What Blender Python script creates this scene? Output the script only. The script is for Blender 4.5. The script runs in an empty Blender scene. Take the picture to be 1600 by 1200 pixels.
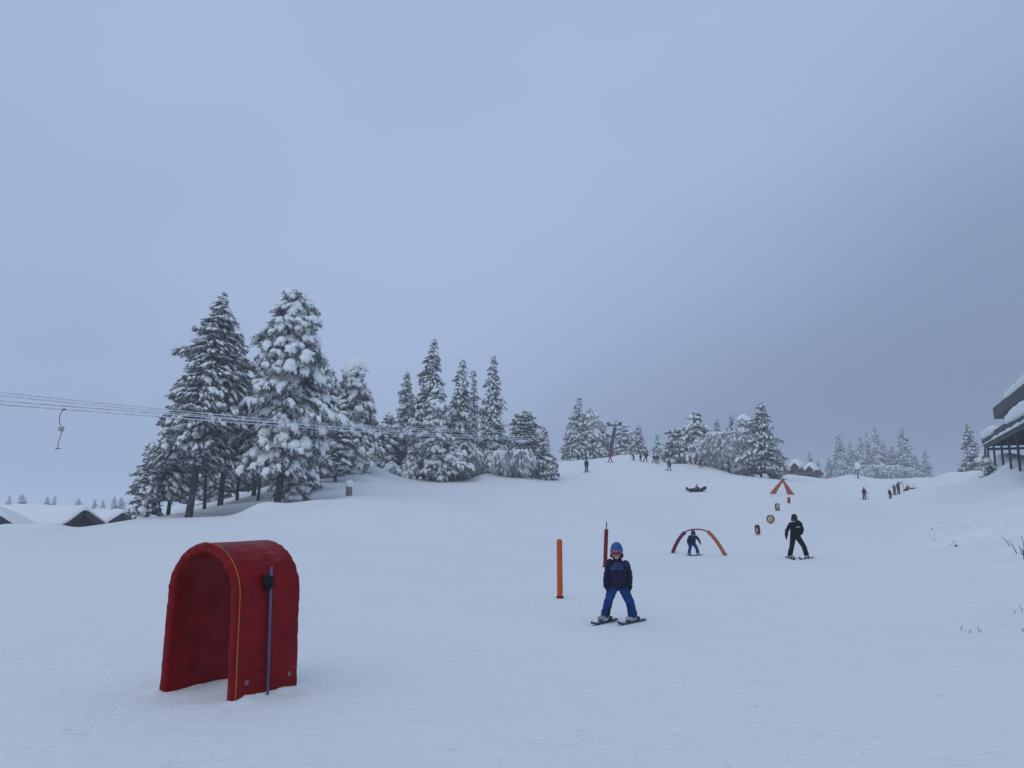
import bpy, bmesh, math, random
import numpy as np
from mathutils import Vector, Matrix, Euler

scene = bpy.context.scene
COL = scene.collection
random.seed(7)
R = math.radians
EYE = 1.65
F = 1190.0
PITCH = math.atan(190.0 / F)
CP, SP = math.cos(PITCH), math.sin(PITCH)

# ------------------------------------------------------------------ camera
cam_d = bpy.data.cameras.new('camera')
cam_d.sensor_width = 36.0
cam_d.lens = 36.0 * F / 1600.0
cam_d.clip_start = 0.1
cam_d.clip_end = 12000
cam = bpy.data.objects.new('camera', cam_d)
COL.objects.link(cam)
cam.location = (0, 0, EYE)
cam.rotation_euler = (math.pi / 2 + PITCH, 0, 0)
scene.camera = cam


def ray(px, py):
    """direction of the sight line through a photo pixel, scaled so its y (depth) is 1"""
    u, v = (px - 800) / F, (600 - py) / F
    d = (u, CP - v * SP, SP + v * CP)
    return d[0] / d[1], d[2] / d[1]


def at(px, py, depth):
    u, s = ray(px, py)
    return Vector((u * depth, depth, EYE + s * depth))


# ------------------------------------------------------------------ noise
def vnoise(x, y, seed=0):
    xi = np.floor(x).astype(np.int64); yi = np.floor(y).astype(np.int64)
    fx = x - xi; fy = y - yi
    fx = fx * fx * (3 - 2 * fx); fy = fy * fy * (3 - 2 * fy)

    def h(a, b):
        n = (a * 374761393 + b * 668265263 + seed * 974634777) & 0x7fffffff
        n = (n ^ (n >> 13)) * 1274126177 & 0x7fffffff
        return ((n ^ (n >> 16)) & 0xffff) / 65535.0 * 2 - 1
    return (h(xi, yi) * (1 - fx) + h(xi + 1, yi) * fx) * (1 - fy) + (h(xi, yi + 1) * (1 - fx) + h(xi + 1, yi + 1) * fx) * fy


def fbm(x, y, octs=4, seed=0):
    s = 0; a = 1.0; t = 0
    for o in range(octs):
        s = s + a * vnoise(x * 2 ** o + 17.3 * o, y * 2 ** o - 9.1 * o, seed + o); t += a; a *= .5
    return s / t


# ------------------------------------------------------------------ terrain
# one profile per photo column: (depth, photo row) or (depth, None, height relative to the eye)
N = None
PROF = {
    -400: [(3, N, -1.65), (20, N, -1.65), (48, N, -1.6), (60, N, -3.0), (90, N, -4.5), (250, N, -8), (1000, N, -12), (4500, N, -16)],
    0: [(3, N, -1.65), (20, N, -1.63), (36, N, -1.42), (47, 827), (54, N, -2.6), (62, N, -3.9), (90, N, -4.5), (250, N, -8), (1000, N, -12), (4500, N, -16)],
    100: [(3, N, -1.65), (20, N, -1.63), (36, N, -1.42), (47, 827), (54, N, -2.6), (62, N, -3.9), (90, N, -4.5), (250, N, -8), (1000, N, -12), (4500, N, -16)],
    170: [(3, N, -1.65), (20, N, -1.63), (36, N, -1.35), (47, 819), (54, N, -1.9), (64, N, -3.3), (90, N, -4.5), (250, N, -8), (1000, N, -12), (4500, N, -16)],
    235: [(3, N, -1.65), (20, N, -1.63), (35, N, -1.3), (46, 810), (54, N, -.8), (66, N, -.9), (90, N, -2.5), (130, N, -5), (250, N, -8), (1000, N, -12), (4500, N, -16)],
    300: [(3, N, -1.65), (20, N, -1.63), (34, N, -1.25), (45, 807), (51, N, -.78), (58, N, -.5), (75, N, .1), (100, N, -1), (150, N, -4), (250, N, -8), (1000, N, -12), (4500, N, -16)],
    380: [(3, N, -1.65), (20, N, -1.63), (34, N, -1.2), (45, 804), (50, N, -.75), (58, N, .1), (75, N, 1.2), (95, N, 1.2), (130, N, -1), (250, N, -8), (1000, N, -12), (4500, N, -16)],
    430: [(3, N, -1.65), (20, N, -1.63), (33, N, -1.15), (44, 800), (50, N, -.42), (60, N, .6), (75, N, 2.1), (95, N, 2.0), (140, N, -1), (250, N, -8), (1000, N, -12), (4500, N, -16)],
    500: [(3, N, -1.65), (20, N, -1.65), (32, N, -1.2), (44, 789), (50, N, .25), (60, N, 1.5), (75, 743), (90, N, 3.0), (130, N, 1), (250, N, -6), (1000, N, -12), (4500, N, -16)],
    560: [(3, N, -1.65), (20, N, -1.66), (30, N, -1.5), (45, 782), (52, N, .75), (62, 757), (75, 733), (88, N, 3.7), (130, N, 1), (250, N, -5), (1000, N, -12), (4500, N, -16)],
    640: [(3, N, -1.65), (20, N, -1.67), (29, N, -1.6), (48, 786), (64, 764), (80, 750), (100, N, 3.1), (140, N, 2), (250, N, -3), (1000, N, -12), (4500, N, -16)],
    740: [(3, N, -1.65), (20, N, -1.7), (28, N, -1.8), (48, 795), (65, 769), (78, 752), (90, N, 2.7), (120, N, 2.2), (250, N, -3), (1000, N, -12), (4500, N, -16)],
    820: [(3, N, -1.65), (20, N, -1.72), (28, N, -1.88), (50, 801), (70, 763), (84, 745), (96, 740), (120, N, 4.0), (250, N, -2), (1000, N, -12), (4500, N, -16)],
    870: [(3, N, -1.65), (20, N, -1.74), (28, N, -1.92), (50, 806), (70, 768), (92, 741), (110, 728), (125, 723), (150, N, 5), (250, N, -1), (1000, N, -12), (4500, N, -16)],
    930: [(3, N, -1.65), (20, N, -1.75), (28, N, -1.95), (50, 809), (70, 770), (92, 739), (110, 724), (123, 719), (140, N, 7), (180, N, 4), (300, N, -3), (1000, N, -12), (4500, N, -16)],
    1010: [(3, N, -1.65), (20, N, -1.75), (28, N, -1.95), (50, 813), (70, 775), (92, 742), (108, 725), (121, 718), (138, N, 6.8), (180, N, 3), (300, N, -4), (1000, N, -12), (4500, N, -16)],
    1060: [(3, N, -1.65), (20, N, -1.75), (28, N, -1.95), (50, 817), (72, 777), (92, 747), (106, 732), (116, 726), (130, N, 5.6), (180, N, 3), (300, N, -4), (1000, N, -12), (4500, N, -16)],
    1110: [(3, N, -1.65), (20, N, -1.75), (28, N, -1.95), (50, 819), (72, 775), (90, 749), (104, 734), (112, 730), (125, N, 5.2), (180, N, 2), (300, N, -4), (1000, N, -12), (4500, N, -16)],
    1180: [(3, N, -1.65), (20, N, -1.74), (28, N, -1.94), (37, 836), (46, 817), (60, 788), (75, 763), (90, 749), (100, 745), (125, N, 3.0), (180, N, 1), (300, N, -5), (1000, N, -12), (4500, N, -16)],
    1230: [(3, N, -1.65), (20, N, -1.74), (28, 872), (37, 836), (46, 816), (52, 801), (58, 786), (64, 774), (80, 758), (95, 751), (108, 746), (150, N, 5.9), (185, N, 5), (300, N, -3), (1000, N, -12), (4500, N, -16)],
    1290: [(3, N, -1.65), (20, N, -1.72), (28, N, -1.88), (46, 820), (64, 785), (80, 768), (100, 753), (118, 748.5), (135, N, 4.4), (180, N, 5.0), (250, N, 7.6), (300, N, 6), (420, N, -2), (1000, N, -12), (4500, N, -16)],
    1350: [(3, N, -1.65), (20, N, -1.7), (28, N, -1.8), (46, 822), (64, 792), (80, 779), (100, 760), (119, 748.5), (135, N, 4.3), (180, N, 5.0), (250, N, 7.6), (300, N, 6), (420, N, -2), (1000, N, -12), (4500, N, -16)],
    1395: [(3, N, -1.65), (20, N, -1.65), (28, N, -1.7), (46, 816), (60, 793), (80, 780), (95, 765), (118, 748.5), (135, N, 4.3), (180, N, 5.0), (250, N, 7.6), (300, N, 6), (420, N, -2), (1000, N, -12), (4500, N, -16)],
    1440: [(3, N, -1.65), (20, N, -1.58), (28, N, -1.55), (46, 805), (58, 780), (68, 768), (80, 765), (100, 756), (116, 747), (135, N, 4.2), (180, N, 5.0), (250, N, 7.6), (300, N, 6), (420, N, -2), (1000, N, -12), (4500, N, -16)],
    1500: [(3, N, -1.65), (12, N, -1.58), (20, N, -1.45), (30, N, -1.15), (44, 800), (58, 770), (72, 756), (90, 744), (104, 741), (125, N, 3.6), (180, N, 2), (300, N, -3), (1000, N, -12), (4500, N, -16)],
    1555: [(3, N, -1.65), (12, N, -1.5), (20, N, -1.25), (28, N, -1.0), (40, 800), (50, 770), (60, 745), (68, 733), (80, 731), (100, N, 3.8), (150, N, 2), (300, N, -3), (1000, N, -12), (4500, N, -16)],
    1600: [(3, N, -1.65), (10, N, -1.5), (18, N, -1.2), (28, N, -.75), (38, 790), (48, 757), (58, 727), (66, 716), (80, 718), (100, N, 4), (150, N, 3), (300, N, -2), (1000, N, -12), (4500, N, -16)],
    1900: [(3, N, -1.6), (10, N, -1.3), (18, N, -.7), (28, N, .1), (45, N, 2.4), (60, N, 4.2), (80, N, 5.5), (150, N, 4), (300, N, 0), (1000, N, -12), (4500, N, -16)],
}
NU, ND = 460, 420
U0, U1 = -1.05, 0.95
L0, L1 = math.log(2.5), math.log(4500)
_lds = np.linspace(L0, L1, ND)


def pchip(x, y, q):
    x = np.array(x, float); y = np.array(y, float)
    h = np.diff(x); d = np.diff(y) / h
    m = np.zeros(len(x))
    for i in range(1, len(x) - 1):
        if d[i - 1] * d[i] > 0:
            w1, w2 = 2 * h[i] + h[i - 1], h[i] + 2 * h[i - 1]
            m[i] = (w1 + w2) / (w1 / d[i - 1] + w2 / d[i])
    m[0], m[-1] = d[0], d[-1]
    q = np.clip(q, x[0], x[-1])
    k = np.clip(np.searchsorted(x, q) - 1, 0, len(h) - 1)
    t = (q - x[k]) / h[k]
    return ((2 * t ** 3 - 3 * t ** 2 + 1) * y[k] + (t ** 3 - 2 * t ** 2 + t) * h[k] * m[k]
            + (-2 * t ** 3 + 3 * t ** 2) * y[k + 1] + (t ** 3 - t ** 2) * h[k] * m[k + 1])


def _build_grid():
    pxs = sorted(PROF)
    us = [ray(p, 780)[0] for p in pxs]
    rows = []
    for p in pxs:
        ds, zs = [], []
        for e in PROF[p]:
            ds.append(math.log(e[0]))
            zs.append(e[2] if e[1] is None else ray(p, e[1])[1] * e[0])
        rows.append(pchip(ds, zs, _lds))
    rows = np.array(rows)
    uq = np.linspace(U0, U1, NU)
    G = np.stack([pchip(us, rows[:, j], uq) for j in range(ND)], 1)
    k = np.array([1, 4, 6, 4, 1]) / 16.0
    for it in range(3):
        P = np.pad(G, ((2, 2), (0, 0)), 'edge')
        G = sum(k[i] * P[i:i + NU] for i in range(5))
    return G


GRID = _build_grid()
BUMPS = []   # (x, y, height, rx, ry)


def bump(px, depth, h, rx, ry):
    BUMPS.append((ray(px, 780)[0] * depth, depth, h, rx, ry))


for b in [(420, 44.5, .42, 1.3, 1.0), (403, 44, .25, 1.0, .8), (470, 45.5, .3, 2.2, 1.0), (586, 74, .5, 2.5, 2), (520, 73, .45, 3, 2),
          (772, 77, .45, 2.0, 1.6), (757, 77.5, .4, 1.2, 1.2), (812, 78, .2, 2, 1.5), (700, 78, .3, 2.5, 1.2), (622, 77, .4, 2, 1.5),
          (300, 52, .35, 1.6, 1.4), (345, 57, .3, 2.0, 1.5), (90, 46.5, .22, .9, .8), (70, 46.6, .2, 1.1, .7), (46, 46.5, .16, .8, .6), (15, 46.5, .28, .9, .8),
          (1000, 118, .5, 5, 2), (975, 117, .35, 4, 2), (1080, 110, .35, 3, 2), (1480, 98, .35, 3.5, 2.5), (1506, 90, .4, 3.5, 3.0),
          (1340, 117, .45, 2.4, 2), (1325, 117, .35, 2, 2), (1250, 112, .25, 2.4, 2.5), (1265, 114, .15, 2, 2),
          (1566, 66, 1.0, 1.3, 1.6), (1584, 60, .5, 1.2, 1.2), (1525, 30, .25, 2.2, 2.2), (1552, 27, -.85, 1.9, 2.6), (1530, 33, .35, 2.2, 1.6), (1578, 34, .4, 2.4, 1.6), (1500, 48, .3, 3, 2), (1560, 44, .35, 3, 2), (1470, 60, .3, 3, 2.5), (1500, 24, .14, 1.4, 2.6),
          (1445, 62, .35, 2.2, 2.0), (1425, 70, .3, 1.6, 3), (1590, 23, .12, 1.0, 1.0), (1560, 20.5, .1, .8, .8)]:
    bump(*b)


def ground_arr(x, y):
    yy = np.maximum(y, 2.6)
    u = np.clip(x / yy, U0 + 1e-6, U1 - 1e-6)
    l = np.clip(np.log(yy), L0, L1 - 1e-6)
    fu = (u - U0) / (U1 - U0) * (NU - 1); fl = (l - L0) / (L1 - L0) * (ND - 1)
    i = np.minimum(fu.astype(int), NU - 2); j = np.minimum(fl.astype(int), ND - 2)
    a = fu - i; b = fl - j
    z = (GRID[i, j] * (1 - a) * (1 - b) + GRID[i + 1, j] * a * (1 - b) + GRID[i, j + 1] * (1 - a) * b + GRID[i + 1, j + 1] * a * b)
    r = np.hypot(x, y)
    # soft drifts; the groomed piste in the middle stays smooth
    off = np.clip(np.abs(u - .22) * 3.2 - .55, 0, 1)
    far = np.clip((r - 30) / 40, 0, 1)
    z = z + fbm(x / 9, y / 9, 3, 5) * (.035 + .16 * far * off)
    z = z + fbm(x / 2.4, y / 2.4, 3, 9) * (.012 + .05 * off * far)
    for bx, by, h, rx, ry in BUMPS:
        q = ((x - bx) / rx) ** 2 + ((y - by) / ry) ** 2
        z = z + h * np.exp(-q)
    return z + EYE


def ground(x, y):
    return float(ground_arr(np.array([float(x)]), np.array([float(y)]))[0])


def hit(px, py):
    """where the sight line through a photo pixel meets the snow"""
    u, s = ray(px, py)
    ds = np.exp(np.linspace(math.log(3), math.log(400), 6000))
    g = ground_arr(u * ds, ds)
    below = np.nonzero(EYE + s * ds <= g)[0]
    d = float(ds[below[0]]) if len(below) else 110.0
    return Vector((u * d, d, ground(u * d, d)))


# ------------------------------------------------------------------ materials
def new_mat(name):
    m = bpy.data.materials.new(name); m.use_nodes = True
    nt = m.node_tree
    return m, nt, nt.nodes['Principled BSDF']


def mat(name, col, rough=.6, var=.0, scale=8.0, bump=0.0, bscale=60.0, metal=0.0, spec=None, col2=None, coord='Object'):
    m, nt, b = new_mat(name)
    b.inputs['Base Color'].default_value = (*col, 1); b.inputs['Roughness'].default_value = rough
    b.inputs['Metallic'].default_value = metal
    if spec is not None: b.inputs['Specular IOR Level'].default_value = spec
    tc = nt.nodes.new('ShaderNodeTexCoord')
    if var or col2:
        n = nt.nodes.new('ShaderNodeTexNoise'); n.inputs['Scale'].default_value = scale; n.inputs['Detail'].default_value = 5
        nt.links.new(tc.outputs[coord], n.inputs['Vector'])
        r = nt.nodes.new('ShaderNodeValToRGB')
        c2 = col2 if col2 else tuple(min(1, c * (1 + var)) for c in col)
        c1 = tuple(c * (1 - var) for c in col)
        r.color_ramp.elements[0].position = .38; r.color_ramp.elements[0].color = (*c1, 1)
        r.color_ramp.elements[1].position = .64; r.color_ramp.elements[1].color = (*c2, 1)
        nt.links.new(n.outputs['Fac'], r.inputs['Fac']); nt.links.new(r.outputs['Color'], b.inputs['Base Color'])
    if bump:
        n = nt.nodes.new('ShaderNodeTexNoise'); n.inputs['Scale'].default_value = bscale; n.inputs['Detail'].default_value = 4
        nt.links.new(tc.outputs[coord], n.inputs['Vector'])
        bp = nt.nodes.new('ShaderNodeBump'); bp.inputs['Strength'].default_value = bump; bp.inputs['Distance'].default_value = .02
        nt.links.new(n.outputs['Fac'], bp.inputs['Height']); nt.links.new(bp.outputs['Normal'], b.inputs['Normal'])
    return m


def snow_ground_mat():
    m, nt, b = new_mat('snow ground')
    L = nt.links.new
    geo = nt.nodes.new('ShaderNodeNewGeometry')
    pos = geo.outputs['Position']

    def noise(scale, detail=4, sc=(1, 1, 1), rot=0, rough=.55):
        mp = nt.nodes.new('ShaderNodeMapping'); mp.inputs['Scale'].default_value = sc; mp.inputs['Rotation'].default_value = (0, 0, rot)
        L(pos, mp.inputs['Vector'])
        n = nt.nodes.new('ShaderNodeTexNoise'); n.inputs['Scale'].default_value = scale; n.inputs['Detail'].default_value = detail
        n.inputs['Roughness'].default_value = rough
        L(mp.outputs['Vector'], n.inputs['Vector']); return n.outputs['Fac']

    def math_(op, a, c, d=None):
        n = nt.nodes.new('ShaderNodeMath'); n.operation = op
        for i, v in enumerate((a, c, d)):
            if v is None: continue
            if isinstance(v, (int, float)): n.inputs[i].default_value = v
            else: L(v, n.inputs[i])
        return n.outputs[0]
    # faint old ski scratches that run down the piste, plus wind texture and grain
    a = noise(1.6, 5, (1, .30, 1), R(-62))
    c = noise(2.2, 5, (.40, 1, 1), R(28))
    g = noise(9, 6); f = noise(42, 3); w = noise(.55, 4)
    crumbs = noise(5.5, 2)
    def scratch(sc, rot, scale, lo, hi):
        n = noise(scale, 2, sc, rot)
        r = nt.nodes.new('ShaderNodeMapRange'); r.interpolation_type = 'SMOOTHSTEP'
        L(n, r.inputs['Value']); r.inputs['From Min'].default_value = lo; r.inputs['From Max'].default_value = hi
        return r.outputs['Result']
    s1 = scratch((.55, 2.0, 1), R(24), 2.6, .62, .74); s2 = scratch((2.0, .55, 1), R(-50), 2.6, .62, .76)
    cr = math_('SMOOTH_MAX', math_('SUBTRACT', crumbs, .70), 0, .02)
    h = math_('ADD', math_('MULTIPLY', a, .11), math_('MULTIPLY', c, .06))
    h = math_('ADD', h, math_('MULTIPLY', g, .055)); h = math_('ADD', h, math_('MULTIPLY', f, .012))
    h = math_('ADD', h, math_('MULTIPLY', w, .22)); h = math_('ADD', h, math_('MULTIPLY', cr, .5))
    h = math_('SUBTRACT', h, math_('MULTIPLY', s1, .028)); h = math_('SUBTRACT', h, math_('MULTIPLY', s2, .026))
    bp = nt.nodes.new('ShaderNodeBump'); bp.inputs['Strength'].default_value = .85; bp.inputs['Distance'].default_value = .42
    L(h, bp.inputs['Height']); L(bp.outputs['Normal'], b.inputs['Normal'])
    mx = nt.nodes.new('ShaderNodeMix'); mx.data_type = 'RGBA'
    L(noise(.16, 4), mx.inputs['Factor'])
    mx.inputs['A'].default_value = (.78, .80, .80, 1); mx.inputs['B'].default_value = (.85, .865, .86, 1)
    L(mx.outputs['Result'], b.inputs['Base Color'])
    b.inputs['Roughness'].default_value = .85; b.inputs['Specular IOR Level'].default_value = .12
    return m


M = {}
M['ground'] = snow_ground_mat()
M['snow'] = mat('packed snow', (.84, .86, .86), .8, bump=.5, bscale=14, spec=.1)
M['tree_snow'] = mat('snow on branches', (.82, .84, .85), .85, spec=.08, bump=.7, bscale=9, col2=(.90, .915, .915))
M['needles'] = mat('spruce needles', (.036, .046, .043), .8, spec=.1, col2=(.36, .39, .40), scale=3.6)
M['rime_haze_needles'] = mat('rime and haze needles', (.12, .135, .14), .8, spec=.1, col2=(.42, .45, .47), scale=3.6)  # rime, plus for far trees the fade of distance haze put into the colour
M['frost'] = mat('frosted twigs', (.25, .27, .29), .85, spec=.08, col2=(.55, .58, .62), scale=5)
M['bark'] = mat('bark', (.045, .036, .032), .9, spec=.1, bump=.8, bscale=12, col2=(.13, .12, .115), scale=5)
M['rimebark'] = mat('rimed bark', (.22, .22, .23), .9, spec=.1, col2=(.5, .52, .55), scale=4)
M['red'] = mat('red vinyl', (.165, .0012, .0045), .5, var=.18, scale=5, bump=.8, bscale=14, spec=.07)
M['piping'] = mat('yellow piping', (.36, .155, .018), .6, var=.15)
M['bluepole'] = mat('blue pole', (.075, .095, .19), .4, var=.15, scale=14)
M['black'] = mat('black fabric', (.012, .012, .016), .8, bump=.4, spec=.2)
M['steel'] = mat('steel', (.35, .35, .38), .4, metal=.8, var=.1)
M['darksteel'] = mat('dark steel', (.035, .045, .05), .6, var=.25, scale=6)
M['orange'] = mat('orange foam cover', (.54, .098, .026), .6, var=.10, scale=9, bump=.3, spec=.25)
M['orange_faded'] = mat('faded orange cover', (.42, .085, .04), .6, var=.12, scale=9, bump=.3)
M['crimson'] = mat('crimson foam cover', (.17, .008, .02), .6, var=.12, scale=9, bump=.3, spec=.25)
M['plum'] = mat('plum foam cover', (.16, .014, .055), .6, var=.12, scale=9, bump=.3, spec=.25)
M['skin'] = mat('skin', (.50, .30, .23), .55, var=.06)
M['navy'] = mat('navy shell jacket', (.007, .009, .035), .6, var=.25, bump=.5, bscale=35, spec=.2)
M['yoke'] = mat('royal blue yoke', (.006, .018, .10), .6, var=.2, bump=.4, bscale=35)
M['patch'] = mat('light blue chest panel', (.028, .085, .21), .6, var=.15)
M['bluepants'] = mat('blue ski trousers', (.004, .042, .17), .65, var=.22, scale=10, bump=.5, bscale=30, spec=.2)
M['helmet_blue'] = mat('blue helmet', (.006, .068, .25), .35, var=.12, scale=20)
M['helmet_dark'] = mat('dark helmet', (.02, .022, .035), .4, var=.2, scale=20)
M['lens'] = mat('red goggle lens', (.22, .008, .02), .12, var=.3, scale=20)
M['lens_dark'] = mat('dark goggle lens', (.012, .012, .015), .12)
M['frame'] = mat('pale goggle frame', (.24, .26, .3), .5)
M['boot'] = mat('white boot shell', (.34, .35, .37), .4, var=.12)
M['boot_dark'] = mat('dark boot shell', (.018, .02, .022), .4)
M['lime'] = mat('lime boot trim', (.3, .4, .06), .5)
M['ski_top'] = mat('black ski top sheet', (.012, .013, .02), .35)
M['ski_white'] = mat('pale ski panel', (.45, .46, .5), .4)
M['wood'] = mat('weathered wood', (.16, .13, .11), .85, col2=(.3, .27, .25), scale=7)
M['brown'] = mat('red brown boards', (.085, .028, .022), .8, var=.3, scale=4)
M['darkwall'] = mat('dark stained boards', (.022, .024, .03), .8, var=.3, scale=3)
M['lodge'] = mat('dark green grey cladding', (.022, .032, .036), .7, var=.2, scale=2)
M['lodge_wall'] = mat('dark lodge wall', (.05, .058, .066), .7, var=.2, scale=1.5)
M['rope'] = mat('rimed cable', (.64, .66, .70), .8, var=.2, scale=3)
M['cream'] = mat('cream panel', (.52, .42, .26), .6, var=.1)
M['cream_dark'] = mat('brown mark', (.10, .06, .05), .7)
M['pale'] = mat('pale panel', (.45, .46, .5), .6, var=.1)
M['twig'] = mat('bare twig', (.05, .035, .03), .9, var=.3)
M['drygrass'] = mat('dry stalk', (.16, .11, .06), .9, var=.3)
M['sign_blue'] = mat('blue sign', (.03, .07, .16), .5)


def cloth(name, col):
    if name not in M: M[name] = mat(name, col, .7, var=.2, scale=9, bump=.4, bscale=30, spec=.2)
    return M[name]


def crease_mat():
    m = mat('red vinyl', (.20, .0015, .005), .40, var=.15, scale=5, spec=.13)
    nt = m.node_tree; L = nt.links.new; b = nt.nodes['Principled BSDF']
    tc = nt.nodes.new('ShaderNodeTexCoord')
    hs = []
    for sc_, rot, w in (((1.1, 1.3, 4.2), .15, 1.0), ((2.4, 1.2, 3.0), -.5, .55), ((5, 5, 9), .3, .22)):
        mp = nt.nodes.new('ShaderNodeMapping'); mp.inputs['Scale'].default_value = sc_; mp.inputs['Rotation'].default_value = (rot, rot * .6, 0)
        L(tc.outputs['Object'], mp.inputs['Vector'])
        n = nt.nodes.new('ShaderNodeTexNoise'); n.noise_type = 'RIDGED_MULTIFRACTAL'; n.inputs['Scale'].default_value = 1.6; n.inputs['Detail'].default_value = 2; n.inputs['Distortion'].default_value = .6
        L(mp.outputs[0], n.inputs['Vector'])
        k = nt.nodes.new('ShaderNodeMath'); k.operation = 'MULTIPLY'; L(n.outputs['Fac'], k.inputs[0]); k.inputs[1].default_value = w; hs.append(k.outputs[0])
    a = hs[0]
    for h in hs[1:]:
        q = nt.nodes.new('ShaderNodeMath'); q.operation = 'ADD'; L(a, q.inputs[0]); L(h, q.inputs[1]); a = q.outputs[0]
    bp = nt.nodes.new('ShaderNodeBump'); bp.inputs['Strength'].default_value = .85; bp.inputs['Distance'].default_value = .05
    L(a, bp.inputs['Height']); L(bp.outputs['Normal'], b.inputs['Normal'])
    return m


M['red'] = crease_mat()


# ------------------------------------------------------------------ object helpers
def link_mesh(name, me, m, parent=None):
    o = bpy.data.objects.new(name, me); COL.objects.link(o)
    ms = m if isinstance(m, (list, tuple)) else [m]
    if not me.materials:
        for k in ms: me.materials.append(k)
    if parent: o.parent = parent
    return o


def arr_mesh(name, V, Fc, smooth=True):
    V = np.asarray(V, np.float32); Fc = np.asarray(Fc, np.int32)
    me = bpy.data.meshes.new(name)
    k = Fc.shape[1]
    me.vertices.add(len(V)); me.vertices.foreach_set('co', V.ravel())
    me.loops.add(Fc.size); me.loops.foreach_set('vertex_index', Fc.ravel())
    me.polygons.add(len(Fc)); me.polygons.foreach_set('loop_start', np.arange(0, Fc.size, k, dtype=np.int32))
    me.polygons.foreach_set('use_smooth', np.full(len(Fc), smooth))
    me.update(calc_edges=True)
    return me


def bm_obj(name, bm, m, parent=None, smooth=False):
    bmesh.ops.recalc_face_normals(bm, faces=bm.faces[:])
    me = bpy.data.meshes.new(name); bm.to_mesh(me); bm.free()
    for p in me.polygons: p.use_smooth = smooth
    return link_mesh(name, me, m, parent)


def thing(name, label, cat, loc=(0, 0, 0), rz=0.0, group=None):
    o = bpy.data.objects.new(name, None); COL.objects.link(o)
    o.empty_display_size = .3
    o.location = loc; o.rotation_euler = (0, 0, rz)
    o['label'] = label; o['category'] = cat
    if group: o['group'] = group
    return o


def tag(o, label, cat, group=None):
    o['label'] = label; o['category'] = cat
    if group: o['group'] = group
    return o


def frame_to(p0, p1):
    d = (Vector(p1) - Vector(p0)).normalized()
    up = Vector((0, 0, 1)) if abs(d.z) < .95 else Vector((0, 1, 0))
    s = d.cross(up).normalized(); t = s.cross(d)
    return d, s, t


def add_tube(bm, pts, radii, seg=10, caps=True, flat=1.0):
    pts = [Vector(p) for p in pts]
    if not hasattr(radii, '__len__'): radii = [radii] * len(pts)
    rings = []
    s = None
    for i, p in enumerate(pts):
        a = pts[max(i - 1, 0)]; b = pts[min(i + 1, len(pts) - 1)]
        d = (b - a).normalized()
        if s is None: d, s, t = frame_to(a, b)
        else:
            s = (s - d * s.dot(d)).normalized(); t = s.cross(d)
        rings.append([bm.verts.new(p + s * math.cos(q) * radii[i] + t * math.sin(q) * radii[i] * flat) for q in [2 * math.pi * k / seg for k in range(seg)]])
    for i in range(len(rings) - 1):
        for k in range(seg):
            bm.faces.new((rings[i][k], rings[i][(k + 1) % seg], rings[i + 1][(k + 1) % seg], rings[i + 1][k]))
    if caps:
        bm.faces.new(rings[0][::-1]); bm.faces.new(rings[-1])


def add_box(bm, c, size, rot=None):
    sx, sy, sz = [s / 2 for s in size]
    Rm = rot if rot is not None else Matrix.Identity(3)
    vs = [bm.verts.new(Vector(c) + Rm @ Vector((x * sx, y * sy, z * sz))) for x in (-1, 1) for y in (-1, 1) for z in (-1, 1)]
    for f in ((0, 1, 3, 2), (4, 6, 7, 5), (0, 4, 5, 1), (2, 3, 7, 6), (0, 2, 6, 4), (1, 5, 7, 3)):
        bm.faces.new([vs[i] for i in f])


def add_cap(bm, p0, p1, r0, r1, seg=12):
    """closed tapered capsule"""
    p0, p1 = Vector(p0), Vector(p1)
    if (p1 - p0).length < 1e-4: p1 = p0 + Vector((0, 0, 1e-3))
    d, s, t = frame_to(p0, p1)
    prof = []
    for k in range(1, 4):
        a = math.pi / 2 * k / 4
        prof.append((p0 - d * r0 * math.cos(a), r0 * math.sin(a)))
    prof.append((p0, r0)); prof.append((p1, r1))
    for k in range(3, 0, -1):
        a = math.pi / 2 * k / 4
        prof.append((p1 + d * r1 * math.cos(a), r1 * math.sin(a)))
    rings = [[bm.verts.new(c + s * math.cos(q) * r + t * math.sin(q) * r) for q in [2 * math.pi * k / seg for k in range(seg)]] for c, r in prof]
    for i in range(len(rings) - 1):
        for k in range(seg):
            bm.faces.new((rings[i][k], rings[i][(k + 1) % seg], rings[i + 1][(k + 1) % seg], rings[i + 1][k]))
    a = bm.verts.new(p0 - d * r0); b = bm.verts.new(p1 + d * r1)
    for k in range(seg):
        bm.faces.new((a, rings[0][(k + 1) % seg], rings[0][k])); bm.faces.new((b, rings[-1][k], rings[-1][(k + 1) % seg]))


def add_ell(bm, c, r, seg=16, rot=None):
    mtx = Matrix.Translation(Vector(c))
    if rot is not None: mtx = mtx @ rot.to_4x4()
    mtx = mtx @ Matrix.Diagonal((*r, 1))
    bmesh.ops.create_uvsphere(bm, u_segments=seg, v_segments=max(8, seg * 2 // 3), radius=1, matrix=mtx)


def add_loft(bm, rings, seg=18, e=2.4):
    """closed loft through super-elliptic rings: (centre, half width x, half depth y)"""
    rs = []
    for c, rx, ry in rings:
        row = []
        for k in range(seg):
            q = 2 * math.pi * k / seg
            cx, sx = math.cos(q), math.sin(q)
            row.append(bm.verts.new(Vector(c) + Vector((rx * math.copysign(abs(cx) ** (2 / e), cx), ry * math.copysign(abs(sx) ** (2 / e), sx), 0))))
        rs.append(row)
    for i in range(len(rs) - 1):
        for k in range(seg):
            bm.faces.new((rs[i][k], rs[i][(k + 1) % seg], rs[i + 1][(k + 1) % seg], rs[i + 1][k]))
    bm.faces.new(rs[0][::-1]); bm.faces.new(rs[-1])


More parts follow.
